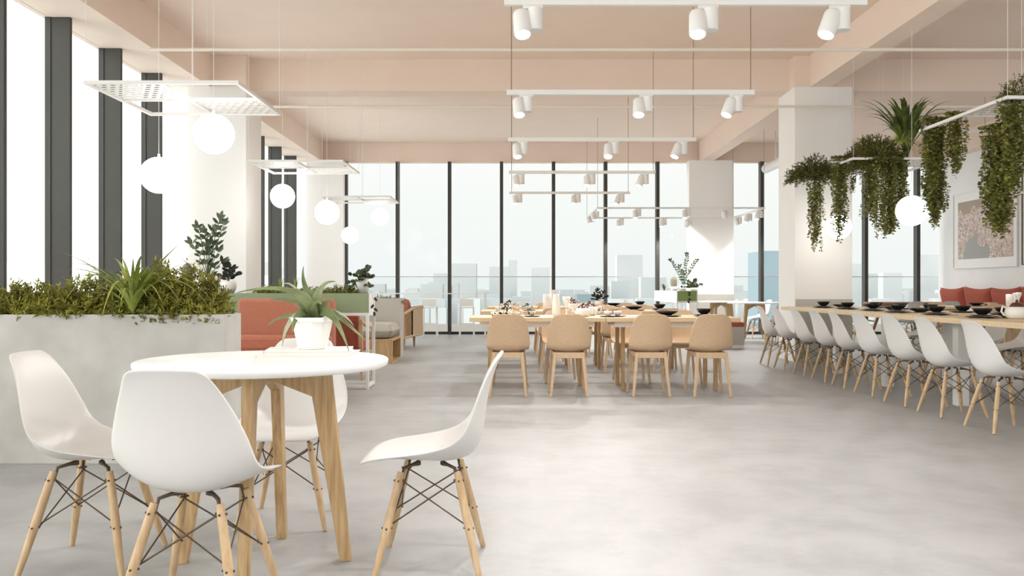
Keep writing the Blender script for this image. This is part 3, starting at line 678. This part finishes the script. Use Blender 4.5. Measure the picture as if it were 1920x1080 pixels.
# ------------------------------------------------------------------ long table, right
LT = .80
t = thing('long_table', 'long pale wood dining table with white posts on the right, laid with black bowls', 'table', (4.38, 8.6, 0))
MB().box(-.60, .60, -2.9, 3.4, LT-.045, LT).build('tabletop', oakh, t, bevel=.003)
for x in (-.33, .33):
    for y in (-2.2, -.9, .6, 2.0): MB().box(x-.05, x+.05, y-.05, y+.05, 0, LT-.045).build('leg', wpaint, t, bevel=.003)
gb = 'black place settings on the long table'
for i, yy in enumerate((7.45, 8.28, 9.04, 9.73, 10.45, 11.2)):
    o_ = ORD[i]; x = 4.10+.02*math.sin(i*2.3)
    put(plate0, (x, yy, LT), 'black plate, aisle side of the long table, %s to the camera' % o_, gb+' plates')
    put(side0, (x, yy, LT+.014), 'black side plate under a bowl, aisle side, %s to the camera' % o_, gb+' side plates')
    put(bowl0, (x+.005, yy, LT+.025), 'black bowl, aisle side of the long table, %s to the camera' % o_, gb+' bowls')
    if i in (0, 2, 3, 5): put(wide0, (x+.27, yy+.05, LT), 'wide black serving bowl, middle of the long table, beside setting %s to camera' % o_, 'serving bowls')
    cutlery('black fork, aisle side of the long table, %s to the camera' % o_, (x, yy-.22, LT), math.radians(90))
for i, yy in enumerate((8.30, 9.05, 9.75, 10.5, 11.2)):
    o_ = ORD[i]
    put(plate0, (4.78, yy, LT), 'black plate, wall side of the long table, %s to the camera' % o_, gb+' wall side')
    put(bowl0, (4.78, yy, LT+.014), 'black bowl, wall side of the long table, %s to the camera' % o_, gb+' wall side bowls')
def teapot(label, loc, rz=0, s=1.0, body=cer, lid=lidm):
    t = thing('teapot', label, 'teapot', loc, rz, 'lidded teapots')
    m = MB(); n = 40; rows = []
    for r, z in ((.001, 0), (.05, 0), (.075, .012), (.088, .045), (.082, .08), (.06, .098)):
        rows.append([(s*r*(1+.02*math.cos(20*2*PI*k/n))*math.cos(2*PI*k/n), s*r*(1+.02*math.cos(20*2*PI*k/n))*math.sin(2*PI*k/n), s*z) for k in range(n+1)])
    m.grid(rows); m.build('body', body, t)
    l = MB().lathe([(s*r, s*z) for r, z in ((.066, .098), (.062, .102), (.045, .122), (.015, .134), (.001, .135))], 24).build('lid', lid, t)
    MB().sphere((0, 0, s*.142), s*.012, 12, 8).build('knob', lid, l)
    MB().tube([(-s*.078, 0, s*.085), (-s*.115, 0, s*.10), (-s*.125, 0, s*.06), (-s*.105, 0, s*.03), (-s*.082, 0, s*.03)], s*.008, 8).build('handle', body, t)
    MB().tube([(s*.075, 0, s*.04), (s*.10, 0, s*.06), (s*.125, 0, s*.098)], [s*.016, s*.012, s*.008], 8).build('spout', body, t)
    return t
teapot('white ribbed teapot with a brown lid on the near part of the long table', (4.26, 7.2, LT), 0, 1.05)
cup0 = None
def cup(label, loc, m_=pattern, g='cups'):
    t = thing('cup', label, 'cup', loc, random.uniform(0, 6), g)
    MB().lathe([(.001, 0), (.022, 0), (.036, .02), (.042, .05), (.039, .05), (.03, .02), (.001, .008)], 20).build('body', m_, t)
    MB().tube([(.038, 0, .042), (.055, 0, .038), (.055, 0, .02), (.034, 0, .016)], .004, 6).build('handle', m_, t); return t

# ------------------------------------------------------------------ tan chairs and the middle tables
TAN = [(.225, .425, .15, 0, 0), (.215, .437, .18, 0, 0), (.16, .447, .20, .004, 0), (.06, .444, .208, .012, 0), (-.05, .440, .210, .022, 0), (-.13, .442, .212, .04, 10),
       (-.178, .462, .215, .06, 45), (-.198, .50, .218, .07, 75), (-.207, .56, .214, .062, 85), (-.216, .62, .205, .05, 85), (-.226, .68, .193, .038, 85), (-.235, .73, .180, .028, 85),
       (-.241, .77, .164, .02, 85), (-.244, .792, .14, .014, 85), (-.246, .802, .11, .01, 85), (-.247, .806, .07, .006, 85)]
def make_tan(label, loc, rz, group):
    t = thing('dining_chair', label, 'chair', loc, rz, group)
    shell(TAN).build('seat_shell', tanf, t, solid=.014, sub=1)
    for sx_ in (-1, 1):
        MB().beam((.135*sx_, -.165, .432), (.178*sx_, -.205, 0), .034, .034, (.024, .024)).build('leg', tanl, t, bevel=.005)
        MB().beam((.150*sx_, .155, .430), (.185*sx_, .190, 0), .034, .034, (.024, .024)).build('leg', tanl, t, bevel=.005)
    MB().box(-.13, .13, -.180, -.155, .375, .432).box(-.14, .14, .14, .165, .385, .432).box(-.155, -.13, -.15, .14, .385, .432).box(.13, .155, -.15, .14, .385, .432).build('seat_frame', tanl, t, bevel=.004)
    return t
TZ = .76
rowsT = [(8.6, 'front'), (11.0, 'middle'), (13.4, 'back')]
tan0 = None; gt_ = 'tan moulded dining chairs at the middle tables'
for ri, (ty, rn) in enumerate(rowsT):
    for si, (x0, x1, sn) in enumerate(((-.43+.02*ri, .945, 'left'), (.95, 2.31, 'right'))):
        t = thing('dining_table', 'pale wood dining table, %s one of the %s row in the middle of the room' % (sn, rn), 'table', ((x0+x1)/2, ty+.45, 0), 0, 'pale wood dining tables')
        h = (x1-x0)/2
        MB().box(-h, h, -.45, .45, TZ-.042, TZ).build('tabletop', oakh, t, bevel=.003)
        MB().box(-h+.10, h-.10, -.33, -.31, TZ-.10, TZ-.042).box(-h+.10, h-.10, .31, .33, TZ-.10, TZ-.042).build('apron', wpaint, t)
        for x in (-h+.20, h-.20):
            for y in (-.20, .27): MB().box(x-.02, x+.02, y-.02, y+.02, 0, TZ-.042).build('leg', oak, t, bevel=.003)
        for ci, cx in enumerate(((-.03, .56), (1.35, 1.94))[si]):
            cn = ('left' if ci == 0 else 'right')
            for side, yy, rz in (('near', ty-.12, 0), ('far', ty+1.12, PI)):
                lb = 'tan chair, %s side of the %s row %s table, its %s seat' % (side, rn, sn, cn)
                lx = cx+random.uniform(-.01, .01)
                if tan0 is None: tan0 = make_tan(lb, (lx, yy, 0), rz, gt_)
                else: dup(tan0, (lx, yy+random.uniform(-.02, .02), 0), rz+math.radians(random.uniform(-3, 3)), lb)
# things on the tables
random.seed(21)
def pxx(px, Y): return (px-960)*Y/1600
gB = 'black bowls on the middle tables'
for (px, Y, rn, wd) in ((1250, 8.95, 'front', 1), (1320, 8.98, 'front', 0), (1188, 11.3, 'middle', 1), (1237, 11.5, 'middle', 0), (1150, 13.7, 'back', 1), (1200, 13.9, 'back', 0)):
    x = pxx(px, Y); s_ = 'wide' if wd else 'stacked'
    put(plate0, (x+.02, Y, TZ), 'black plate under the %s black bowl on the %s row of tables' % (s_, rn), gB+' plates')
    if wd: put(wide0, (x, Y, TZ+.014), 'wide black bowl on the right half of the %s row of tables' % rn, gB+' wide')
    else:
        put(side0, (x, Y, TZ+.014), 'black side plate stacked on the right end of the %s row of tables' % rn, gB+' side')
        put(bowl0, (x, Y, TZ+.025), 'small black bowl stacked at the right end of the %s row of tables' % rn, gB)
cutlery('black fork on the front row tables, left of the wide black bowl', (pxx(1190, 8.8), 8.8, TZ), math.radians(70))
for (px, Y, rn) in ((947, 8.95, 'front'), (950, 11.3, 'middle'), (955, 13.7, 'back')):
    x = pxx(px, Y)
    for k in range(4):
        cup('patterned cup at the left end of the %s row of tables, %s' % (rn, ('leftmost', 'second from left', 'third from left', 'rightmost')[k]), (x-.11+.075*k, Y+.05*(k % 2), TZ), g='patterned cups')
    teapot('patterned teapot with a black lid among the cups on the %s row left table' % rn, (x+.0, Y+.16, TZ), .5, .75, pattern, black)
for (px, Y, rn) in ((997, 8.9, 'front'), (992, 11.3, 'middle'), (988, 13.7, 'back')):
    x = pxx(px, Y)
    put(side0, (x, Y, TZ), 'black saucer under a patterned cup on the %s row left table' % rn, 'saucers'); cup('patterned cup alone on a black saucer on the %s row left table' % rn, (x, Y, TZ+.011), g='patterned cups')
for (px, Y, s_, rn) in ((1093, 8.95, .95, 'front'), (1105, 9.3, 1.05, 'front, the farther one'), (1077, 11.4, 1.0, 'middle'), (1072, 13.8, .95, 'back')):
    teapot('white teapot with a pointed brown lid on the %s row of tables' % rn, (pxx(px, Y), Y, TZ), PI, s_)
for px, Y, lb in ((1140, 8.85, 'right of the teapots'), (1158, 8.9, 'farthest right'), (1125, 11.3, 'on the middle row')):
    x = pxx(px, Y); put(side0, (x, Y, TZ), 'black saucer under a plain white cup, %s' % lb, 'saucers'); cup('plain white cup on a black saucer, %s' % lb, (x, Y, TZ+.011), cer, 'white cups')
def vase(label, px, Y, r, h, kind=0, tz=TZ, mat_=None):
    if kind == 0: pr = [(.001, 0), (r*.75, 0), (r, h*.15), (r*.95, h*.6), (r*.7, h*.85), (r*.75, h), (r*.68, h), (.001, h*.5)]
    elif kind == 1: pr = [(.001, 0), (r*.7, 0), (r*.65, .005), (.008, .012), (.007, h*.45), (r*.4, h*.55), (r*.95, h*.8), (r, h), (r*.94, h), (r*.6, h*.65), (.001, h*.56)]
    else: pr = [(.001, 0), (r, 0), (r, h), (r*.93, h), (r*.93, .01), (.001, .01)]
    o = MB().lathe(pr, 24).build(('vase', 'goblet', 'jug')[kind], mat_ or cer); o.location = (pxx(px, Y), Y, tz); return tag(o, label, ('vase', 'goblet', 'jug')[kind])
vase('tall white vase on the front row left table between two chairs', 1043, 9.0, .045, .235)
vase('white goblet on the front row left table right of the tall vase', 1062, 9.0, .042, .21, 1)
vase('white jug behind the tall vase on the middle row table', 1026, 11.35, .055, .22, 2)
vase('second white vase behind the tall vase on the back row table', 1036, 13.7, .055, .27, 0)
dk = [((x, y, z), 0, .35) for x, y, z in ((-.07, 0, .17), (.05, 0, .22), (.09, 0, .16), (-.02, 0, .25), (-.08, 0, .12))]
leafy('small dark leaved plant in a white pot on the back row of tables', (pxx(1124, 13.7), 13.7, TZ), dk, cer, [(.001, 0), (.05, 0), (.068, .07), (.072, .10), (.066, .10)], 'potted_dark_plant', blackleaf, L=.07, W=.035, pair=.05)

# ------------------------------------------------------------------ back right: shelf with plants, round tables
shelf('moss green and white planter shelf on a white frame by the back right column', (3.44, 18.05, 0), -PI/2, 2.6, .42, wpaint, end=green2)
MB  # plants on it
leafy('tall spindly leafy plant on the moss green shelf near the back column', (3.55, 17.7, 1.005), [((-.25, 0, .62), -.05, .15), ((.08, 0, .75), .05, .3), ((.28, 0, .62), .05, .5), ((0, .1, .4), 0, .1), ((.12, 0, .38), 0, .1), ((-.1, -.1, .5), 0, .2)], cer, [(.001, 0), (.07, 0), (.09, .12), (.085, .12)], 'potted_olive_plant', deep, L=.07, W=.032, pair=.05)
cactus('small brown cactus on the moss green shelf by the back windows', (3.30, 17.4, 1.005), .06, .22, .08)
straps('small spiky plant at the left of the moss green shelf', (3.14, 17.6, 1.005), 26, .26, .006, drac, 'spiky_plant', lift=.8, spread=.8)
leafy('round-leaved bushy plant hanging over the moss green shelf end', (3.62, 16.95, 1.005), [((-.22, 0, .08), 0, .1), ((-.1, 0, .18), 0, .1), ((.12, 0, .12), 0, .1), ((.02, 0, .2), 0, .1), ((-.15, .1, .14), 0, .1)], cer, [(.001, 0), (.06, 0), (.08, .06), (.075, .06)], 'potted_rubber_plant', deep, L=.06, W=.055, pair=.035)
m = MB(); t = thing('trailing_plant', 'dark leaves trailing over the moss green shelf front', 'plant', (3.45, 16.72, 1.0)); MB().tube([(0, .1, .02), (0, .01, .02), (0, 0, -.2)], .002, 4).build('stems', twig, t)
for z in (-.02, -.06, -.15, -.19): m.leaf((0, -.003, z), (random.uniform(-1, 1), -.2, -.5), (0, -1, 0), .06, .05)
m.build('leaves', blackleaf, t)
round_table('white round table at the back right in front of the column, the nearer one', (4.72, 16.6, 0), .5, R=.52)
round_table('white round table at the back right beside the column dado, the farther one', (4.40, 17.95, 0), .3, R=.52)
for x, y, a, lb in ((5.35, 16.9, 100, 'white shell chair at the right of the nearer back round table'), (5.0, 15.95, 10, 'white shell chair in front of the nearer back round table'), (5.15, 17.9, 95, 'white shell chair at the right of the farther back round table')):
    dup(dsw, (x, y, 0), math.radians(a), lb, 'white chairs at the back round tables')
t = thing('lounge_bench', 'small bench with a red cushion in front of the back right column', 'bench', (3.85, 15.2, 0))
MB().box(-.22, .22, -.25, .25, .06, .38).build('base', grey, t, bevel=.004); MB().box(-.22, .22, -.25, .25, .38, .46).build('seat_cushion', rust, t, bevel=.02)
MB().box(-.22, .22, -.25, .25, 0, .06).build('plinth', wpaint, t)

# ------------------------------------------------------------------ far right tables
def xleg_table(label, loc, hx, hy, z, top, leg, name='dining_table'):
    t = thing(name, label, 'table', loc)
    MB().box(-hx, hx, -hy, hy, z-.035, z).build('tabletop', top, t, bevel=.003)
    for sx_ in (-1, 1):
        MB().box(sx_*(hx-.25)-.03, sx_*(hx-.25)+.03, -hy+.1, hy-.1, z-.09, z-.035).build('apron', leg, t)
        for sy in (-1, 1): MB().beam((sx_*(hx-.28), sy*(hy-.2), z-.09), (sx_*(hx-.10), sy*(hy-.06), 0), .06, .05, (.035, .035)).build('leg', leg, t, bevel=.003)
    return t
xleg_table('brown wood table with slanted legs near the back right windows', (7.75, 16.6, 0), .75, .42, .785, brown, brown)
for x, y, a, lb in ((6.75, 16.6, -90, 'white shell chair at the left end of the brown table'), (7.4, 15.9, 5, 'white shell chair on the near side of the brown table, its left seat'), (8.1, 15.9, -8, 'white shell chair on the near side of the brown table, its right seat')):
    dup(dsw, (x, y, 0), math.radians(a), lb, 'white chairs at the brown table')
t = xleg_table('pale wood table behind the long table, in front of the red wall bench', (8.0, 14.1, 0), 1.05, .45, .76, oakh, oak)
for x, y, rz, lb in ((7.55, 14.95, PI, 'tan chair on the far side of the pale wall side table, its left seat'), (8.5, 14.95, PI, 'tan chair on the far side of the pale wall side table, its right seat'),
                     (7.5, 13.45, 0, 'tan chair on the near side of the pale wall side table, its left seat'), (8.3, 13.45, 0, 'tan chair on the near side of the pale wall side table, its right seat')):
    dup(tan0, (x, y, 0), rz, lb, 'tan chairs at the pale wall side table')
put(plate0, (pxx(1830, 13.95), 13.95, .76), 'black plate at the left on the pale wall side table', 'wall side tableware'); put(wide0, (pxx(1830, 13.95), 13.95, .774), 'wide black bowl at the left on the pale wall side table', 'wall side tableware bowls')
put(plate0, (pxx(1868, 14.3), 14.3, .76), 'black plate farther back on the pale wall side table', 'wall side tableware'); cup('patterned cup on the pale wall side table', (pxx(1850, 13.9), 13.9, .76), g='patterned cups')
vase('white jug at the left of the pale wall side table glassware', 1893, 14.0, .055, .20, 2, .76); vase('white vase between the jug and goblet on the pale wall side table', 1903, 14.1, .045, .22, 0, .76); vase('white goblet at the right of the pale wall side table', 1910, 13.8, .042, .23, 1, .76)
# wall bench with cushions
t = thing('banquette', 'long upholstered bench along the right wall under the pictures', 'bench', (9.47, 16.6, 0))
MB().box(-.30, .30, -2.6, 2.6, .0, .34).build('base', oak, t); MB().box(-.30, .30, -2.6, 2.6, .34, .46).build('seat_cushion', rust, t, bevel=.03)
gc = 'rust red back cushions on the wall bench'
for k in range(5):
    yy = 18.35-1.0*k; tl = math.radians(12)
    M = Matrix.Rotation(-tl, 4, 'Y') @ Matrix.Rotation(PI/2, 4, 'Y')
    o = MB().cushion(0, 0, 0, .33, .50, .12, M=M @ Matrix.Rotation(math.radians(random.uniform(-3, 3)), 4, 'Z'), p=.4, pin=.14).build('cushion', rust); o.location = (9.53, yy, .46+.30)
    tag(o, 'rust red cushion on the wall bench, %s' % ('farthest, nearest the window' if k == 0 else ('second from the window', 'third from the window', 'fourth from the window', 'fifth from the window')[k-1]), 'cushion', gc)
# pictures
def picture(label, y0, y1, z0, z1, fm, mt, im, ins):
    yc, zc = (y0+y1)/2, (z0+z1)/2; t = thing('framed_picture', label, 'picture', (9.798, yc, zc)); a = (y1-y0)/2; b_ = (z1-z0)/2; f = .025
    MB().box(-.04, 0, -a, a, -b_, -b_+f).box(-.04, 0, -a, a, b_-f, b_).box(-.04, 0, -a, -a+f, -b_+f, b_-f).box(-.04, 0, a-f, a, -b_+f, b_-f).build('frame', fm, t)
    MB().box(-.022, -.004, -a+f, a-f, -b_+f, b_-f).build('mat_board', mt, t)
    MB().box(-.026, -.0221, -a+ins[0], a-ins[1], -b_+ins[2], b_-ins[3]).build('print', im, t); return t
picture('large white framed photograph of a crowded harbour town on the right wall', 16.5, 18.9, 1.48, 3.12, wpaint, wpaint, harbour, (.14, .2, .20, .20))
picture('dark framed picture at the right picture edge on the right wall', 13.6, 16.35, 1.5, 3.35, steel, wpaint, printc, (.2, .2, .2, .2))

# ------------------------------------------------------------------ hanging mesh frames
HZ = 2.69
def mesh_frame(label, x0, x1, y0, y1, quads, z=HZ, group='hanging white mesh frames', wires=True, full=False):
    xc, yc = (x0+x1)/2, (y0+y1)/2; t = thing('mesh_frame', label, 'hanging frame', (xc, yc, z), 0, group); a = (x1-x0)/2; b_ = (y1-y0)/2; k = .014
    MB().box(-a-k, a+k, -b_-k, -b_+k, -k, k).box(-a-k, a+k, b_-k, b_+k, -k, k).box(-a-k, -a+k, -b_+k, b_-k, -k, k).box(a-k, a+k, -b_+k, b_-k, -k, k).box(-a+k, a-k, -k, k, -k, k).box(-k, k, -b_+k, -k, -k, k).box(-k, k, k, b_-k, -k, k).build('frame', wpaint, t)
    for (qx, qy) in quads:
        m = MB(); ax0 = -a+k if qx < 0 else k; ax1 = -k if qx < 0 else a-k; by0 = -b_+k if qy < 0 else k; by1 = -k if qy < 0 else b_-k
        n = 8; dy = (by1-by0)/n
        for i in range(n):
            y = by0+dy*(i+.5); m.box(ax0, ax1, y-dy*.19, y+dy*.19, -.003, .003)
            for j in range(8):
                x = ax0+(ax1-ax0)*(j+(.25 if i % 2 else .75))/8; m.box(x-.012, x+.012, y+dy*.19, y+dy*.81, -.003, .003)
        m.build('mesh_panel', wpaint, t)
    for x, y in ((-a, -b_), (a, b_), (0, .03), (.03, -.03)): MB().tube([(x, y, 0), (x, y, CEIL-z-.001)], .0022, 5).build('suspension_wire', wpaint, t)
    return t
def globe(label, x, y, z, r=.168):
    t = thing('globe_lamp', label, 'lamp', (x, y, z), 0, 'glowing globe pendants')
    MB().sphere((0, 0, 0), r, 40, 22).build('globe', globem, t)
    MB().tube([(0, 0, r-.004), (0, 0, r+.03)], .012, 10).build('cap', wpaint, t)
    MB().tube([(0, 0, r+.025), (0, 0, CEIL-z)], .0022, 5).build('cord', wpaint, t); return t
for lb, y0, y1 in (('nearest', 6.77, 8.0), ('middle', 10.95, 12.12), ('farthest', 15.2, 16.35)):
    mesh_frame('white square mesh frame hanging at the left, %s of the three' % lb, -3.38, -2.18, y0, y1, ((-1, -1), (1, 1)))
globe('glowing globe lamp, upper one under the nearest mesh frame at the left', -2.50, 7.15, 2.35)
globe('glowing globe lamp, lower one beside the dark mullions under the nearest mesh frame', -3.29, 7.95, 2.11)
globe('glowing globe lamp, left one under the middle mesh frame', -3.2, 12.25-.35, 2.34)
globe('glowing globe lamp, lower right one under the middle mesh frame', -2.55, 11.76, 2.10)
globe('glowing globe lamp, lower left one of the farthest pair at the left', -3.17, 16.7, 2.09)
globe('glowing globe lamp, upper right one of the farthest pair at the left', -2.55, 16.5, 2.43)
for yy, nm in ((2.6, 'beyond the upper left picture edge'), (-1.6, 'behind the camera at the left')):  # unseen frames and globes added to light the near left
    mesh_frame('added white square mesh frame hanging %s' % nm, -3.38, -2.18, yy, yy+1.2, ((-1, -1), (1, 1)))
    globe('added glowing upper globe lamp %s' % nm, -2.50, yy+.4, 2.35); globe('added glowing lower globe lamp %s' % nm, -3.29, yy+1.1, 2.11)
mesh_frame('added white square mesh frame hanging beyond the right picture edge', 4.24, 5.44, 3.2, 4.4, ((-1, -1), (1, 1)))  # unseen frame and its globes added to brighten the right side
globe('added glowing upper globe lamp beyond the right picture edge', 5.0, 3.7, 2.3); globe('added glowing lower globe lamp beyond the right picture edge', 4.5, 4.2, 2.0)
mesh_frame('white mesh frame hanging at the right with trailing plants beside the column', 4.30, 5.50, 10.75, 12.0, ((-1, 1), (1, -1)), group='planted frames')
mesh_frame('white mesh frame hanging at the right picture edge, the nearer planted one', 4.24, 5.44, 7.3, 8.85, ((-1, -1), (1, 1), (1, -1)), group='planted frames')
globe('glowing globe lamp behind the thin trailing plant beside the right column', 4.44, 11.6, 1.89)
globe('glowing globe lamp behind the trailing plants in front of the right windows', 4.45, 9.5, 1.92)
# plants on the right frames
random.seed(31)
def P(px, py, Y): return ((px-960)*Y/1600, Y, 1.06-(py-540)*Y/1600)
HP = HZ+.01
juniper('dark mossy shrub overhanging the left corner of the planted frame by the column', (4.10, 11.55, 2.62), .38, .24, .26, 620, None, sp=.11, droop=.65, name='juniper_shrub', m_=mat('moss_green', (.045, .05, .008), .8, var=(.17, .17, .03), scale=8))
moss = MATS['moss_green']
x, y, z = P(1528, 330, 11.5); vine_curtain('long thin trailing plant at the left end, in front of the white column', (x, y, z), .20, .12, 1.0, 22, .5, mt=vine)
x, y, z = P(1575, 300, 11.2); vine_curtain('trailing plant in front of the globe beside the column', (x, y, z+.05), .17, .12, 1.12, 24, .3, mt=vine)
x, y, z = P(1599, 318, 11.6); vine_curtain('short single trailing strand between the column and the big plant curtain', (x, y, z), .07, .05, .32, 5, .3, mt=vine)
juniper('large mossy shrub on the planted frame beside the spiky dracaena', (4.66, 10.95, 2.62), .38, .3, .44, 900, None, sp=.11, droop=.30, m_=moss)
x, y, z = P(1662, 300, 10.75); vine_curtain('widest curtain of trailing plants below the spiky dracaena', (x, y, z+.02), .40, .25, 1.0, 56, .35, mt=vine)
x, y, z = P(1630, 300, 10.9); vine_curtain('thin trailing plant left of the widest plant curtain', (x, y, z), .16, .1, .74, 13, .4, mt=vine)
x, y, z = P(1692, 285, 10.8); vine_curtain('trailing plant right of the widest curtain, before the mullion', (x, y, z), .18, .1, .72, 15, .4, mt=vine)
straps('spiky dark green dracaena on top of the planted frame', (5.06, 10.95, 2.70), 95, 1.0, .026, drac, 'dracaena', lift=1.0, spread=.75, hang=.8)
straps('drooping grassy plant hanging in front of the mossy shrub', (4.86, 10.68, 2.86), 60, .62, .008, grass, 'spider_plant', lift=.2, spread=.6, hang=2.2)
x, y, z = P(1752, 222, 8.75); vine_curtain('dense trailing plant at the left corner of the nearer planted frame', (x, y, z), .20, .14, 1.13, 44, .3, mt=vine)
x, y, z = P(1792, 214, 8.6); vine_curtain('shorter trailing plant right of the dense one on the nearer planted frame', (x, y, z+.02), .16, .1, .66, 20, .5, mt=vine)
x, y, z = P(1872, 235, 7.6); vine_curtain('dense trailing plant nearest the right picture edge', (x, y, z), .23, .15, 1.0, 46, .3, mt=vine)
x, y, z = P(1897, 190, 7.4); vine_curtain('lighter trailing plant at the right picture edge', (x, y, z+.05), .22, .12, .85, 34, .4, mt=vine)
x, y, z = P(1912, 180, 7.45); juniper('small mossy shrub on the nearer frame at the right picture edge', (x, y, z-.05), .15, .15, .25, 150, None, sp=.08, m_=moss)
# bases: small hanging baskets that hold the plants above
bk0 = None

# ------------------------------------------------------------------ track lights
def spot(label, x, y, z, tilt, yaw, light=True, s=1.0, power=26):
    t = thing('spotlight', label, 'spotlight', (x, y, z), 0, 'white track spotlights')
    MB().tube([(.045*s, .0, -.018), (.045*s, 0, -.15*s)], .046*s, 20).build('driver_housing', wpaint, t)
    M = Matrix.Translation((-.035*s, -.01, -.115*s)) @ Matrix.Rotation(yaw, 4, 'Z') @ Matrix.Rotation(tilt, 4, 'X')
    MB().lathe([(.001, .085*s), (.048*s, .08*s), (.052*s, .07*s), (.052*s, -.072*s), (.047*s, -.08*s), (.043*s, -.072*s), (.001, -.06*s)], 24, M=M).build('lamp_head', wpaint, t)
    MB().lathe([(.040*s, -.077*s), (.02*s, -.081*s), (.001, -.083*s)], 20, M=M).build('lens', lensm, t)
    MB().box(-.03*s, .09*s, -.012, .012, -.02, 0).build('mount', wpaint, t)
    if light:
        L = bpy.data.lights.new('spot', 'SPOT'); L.energy = power; L.spot_size = 2.3; L.spot_blend = .6; L.color = (1, .98, .96); L.shadow_soft_size = .04
        lo = bpy.data.objects.new('spot', L); C.objects.link(lo); lo.parent = t; lo.matrix_local = M @ Matrix.Translation((0, 0, -.1*s))
    return t
def track(label, x0, x1, y, z):
    t = thing('light_track', label, 'track', ((x0+x1)/2, y, z), 0, 'white light tracks'); h = (x1-x0)/2
    MB().box(-h, h, -.017, .017, -.02, .02).build('rail', wpaint, t)
    for x in (-h+.04, h-.03): MB().tube([(x, 0, .02), (x, 0, CEIL-z)], .004, 6).build('suspension_cable', mat('cable_brown', (.28, .19, .13), .6, var=(.30, .21, .15), scale=3), t)
    return t
for i, (y, on) in enumerate(((4.866, 'nearest'), (7.116, 'second'), (9.37, 'third'), (12.02, 'fourth'), (14.61, 'fifth'))):
    track('white ceiling light track, %s of the five parallel ones' % on, -.045, 2.02, y, HZ)
    for j, (x, ti, ya) in enumerate(((.09, -22, 8), (1.09, -24, -12), (1.84, -26, -60))):
        spot('added white track spotlight on the %s track, its %s lamp' % (on, ('left', 'middle', 'right')[j]), x, y, HZ-.02, math.radians(ti), math.radians(ya), s=.95)
for i, (y, on) in enumerate(((2.6, 'first overhead'), (.3, 'second overhead'), (-2.0, 'third overhead'))):  # extra unseen tracks added for downlight on the foreground
    track('added white ceiling light track above and behind the camera, %s' % on, -.045, 2.02, y, HZ)
    for j, (x, ti, ya) in enumerate(((.09, -22, 8), (1.09, -24, -12), (1.84, -26, -60))):
        spot('added white track spotlight on the %s track, its %s lamp' % (on, ('left', 'middle', 'right')[j]), x, y, HZ-.02, math.radians(ti), math.radians(ya), s=.95)
tx0, tx1, ty0, ty1, tz = 1.68, 4.95, 16.75, 19.12, 2.63
t = thing('light_track', 'rectangular white light track hanging before the back windows and column', 'track', ((tx0+tx1)/2, (ty0+ty1)/2, tz)); a = (tx1-tx0)/2; b_ = (ty1-ty0)/2
MB().box(-a, a, -b_-.015, -b_+.015, -.017, .017).box(-a, a, b_-.015, b_+.015, -.017, .017).box(-a-.015, -a+.015, -b_, b_, -.017, .017).box(a-.015, a+.015, -b_, b_, -.017, .017).build('rail', wpaint, t)
for x in (-a, a):
    for y in (-b_, b_): MB().tube([(x, y, .017), (x, y, CEIL-tz)], .0035, 6).build('suspension_cable', MATS['cable_brown'], t)
for n_, (x, y, ti, ya) in enumerate(((2.45, ty0, -12, 0), (3.42, ty0, -12, 0), (4.2, ty0, -30, 150), (2.42, ty1, -10, 0), (3.38, ty1, -10, 0), (3.95, ty1, -20, 180), (tx0, 17.3, -20, 60), (tx0, 18.2, -20, 60), (tx1, 17.1, -20, -60), (tx1, 17.9, -20, -60), (tx1, 18.7, -25, 90))):
    side = ('near' if y == ty0 else 'far' if y == ty1 else 'left' if x == tx0 else 'right')
    spot('small white spotlight on the %s side of the rectangular track, %s along it' % (side, ('first', 'second', 'third', 'first', 'second', 'third', 'first', 'second', 'first', 'second', 'third')[n_]), x, y, tz-.017, math.radians(ti), math.radians(ya), s=.95, light=True, power=36)
for y, on in ((11.4, 'far'), (8.8, 'middle'), (6.2, 'near')):  # out-of-view tracks added to lift the dim far right
    track('added white light track beyond the right picture edge, %s one' % on, 7.72, 9.6, y, 2.63)
    for x, jn in ((7.9, 'left'), (9.2, 'right')):
        spot('added white spotlight on the %s track beyond the right picture edge, %s lamp' % (on, jn), x, y, 2.61, math.radians(-22), math.radians(10), s=.95)
t = track('white light track at the right picture edge in front of the framed photograph', 7.72, 9.6, 14.0, 2.63)
spot('white spotlight on the track before the framed photograph', 7.85, 14.0, 2.61, math.radians(-15), math.radians(0), s=.95)
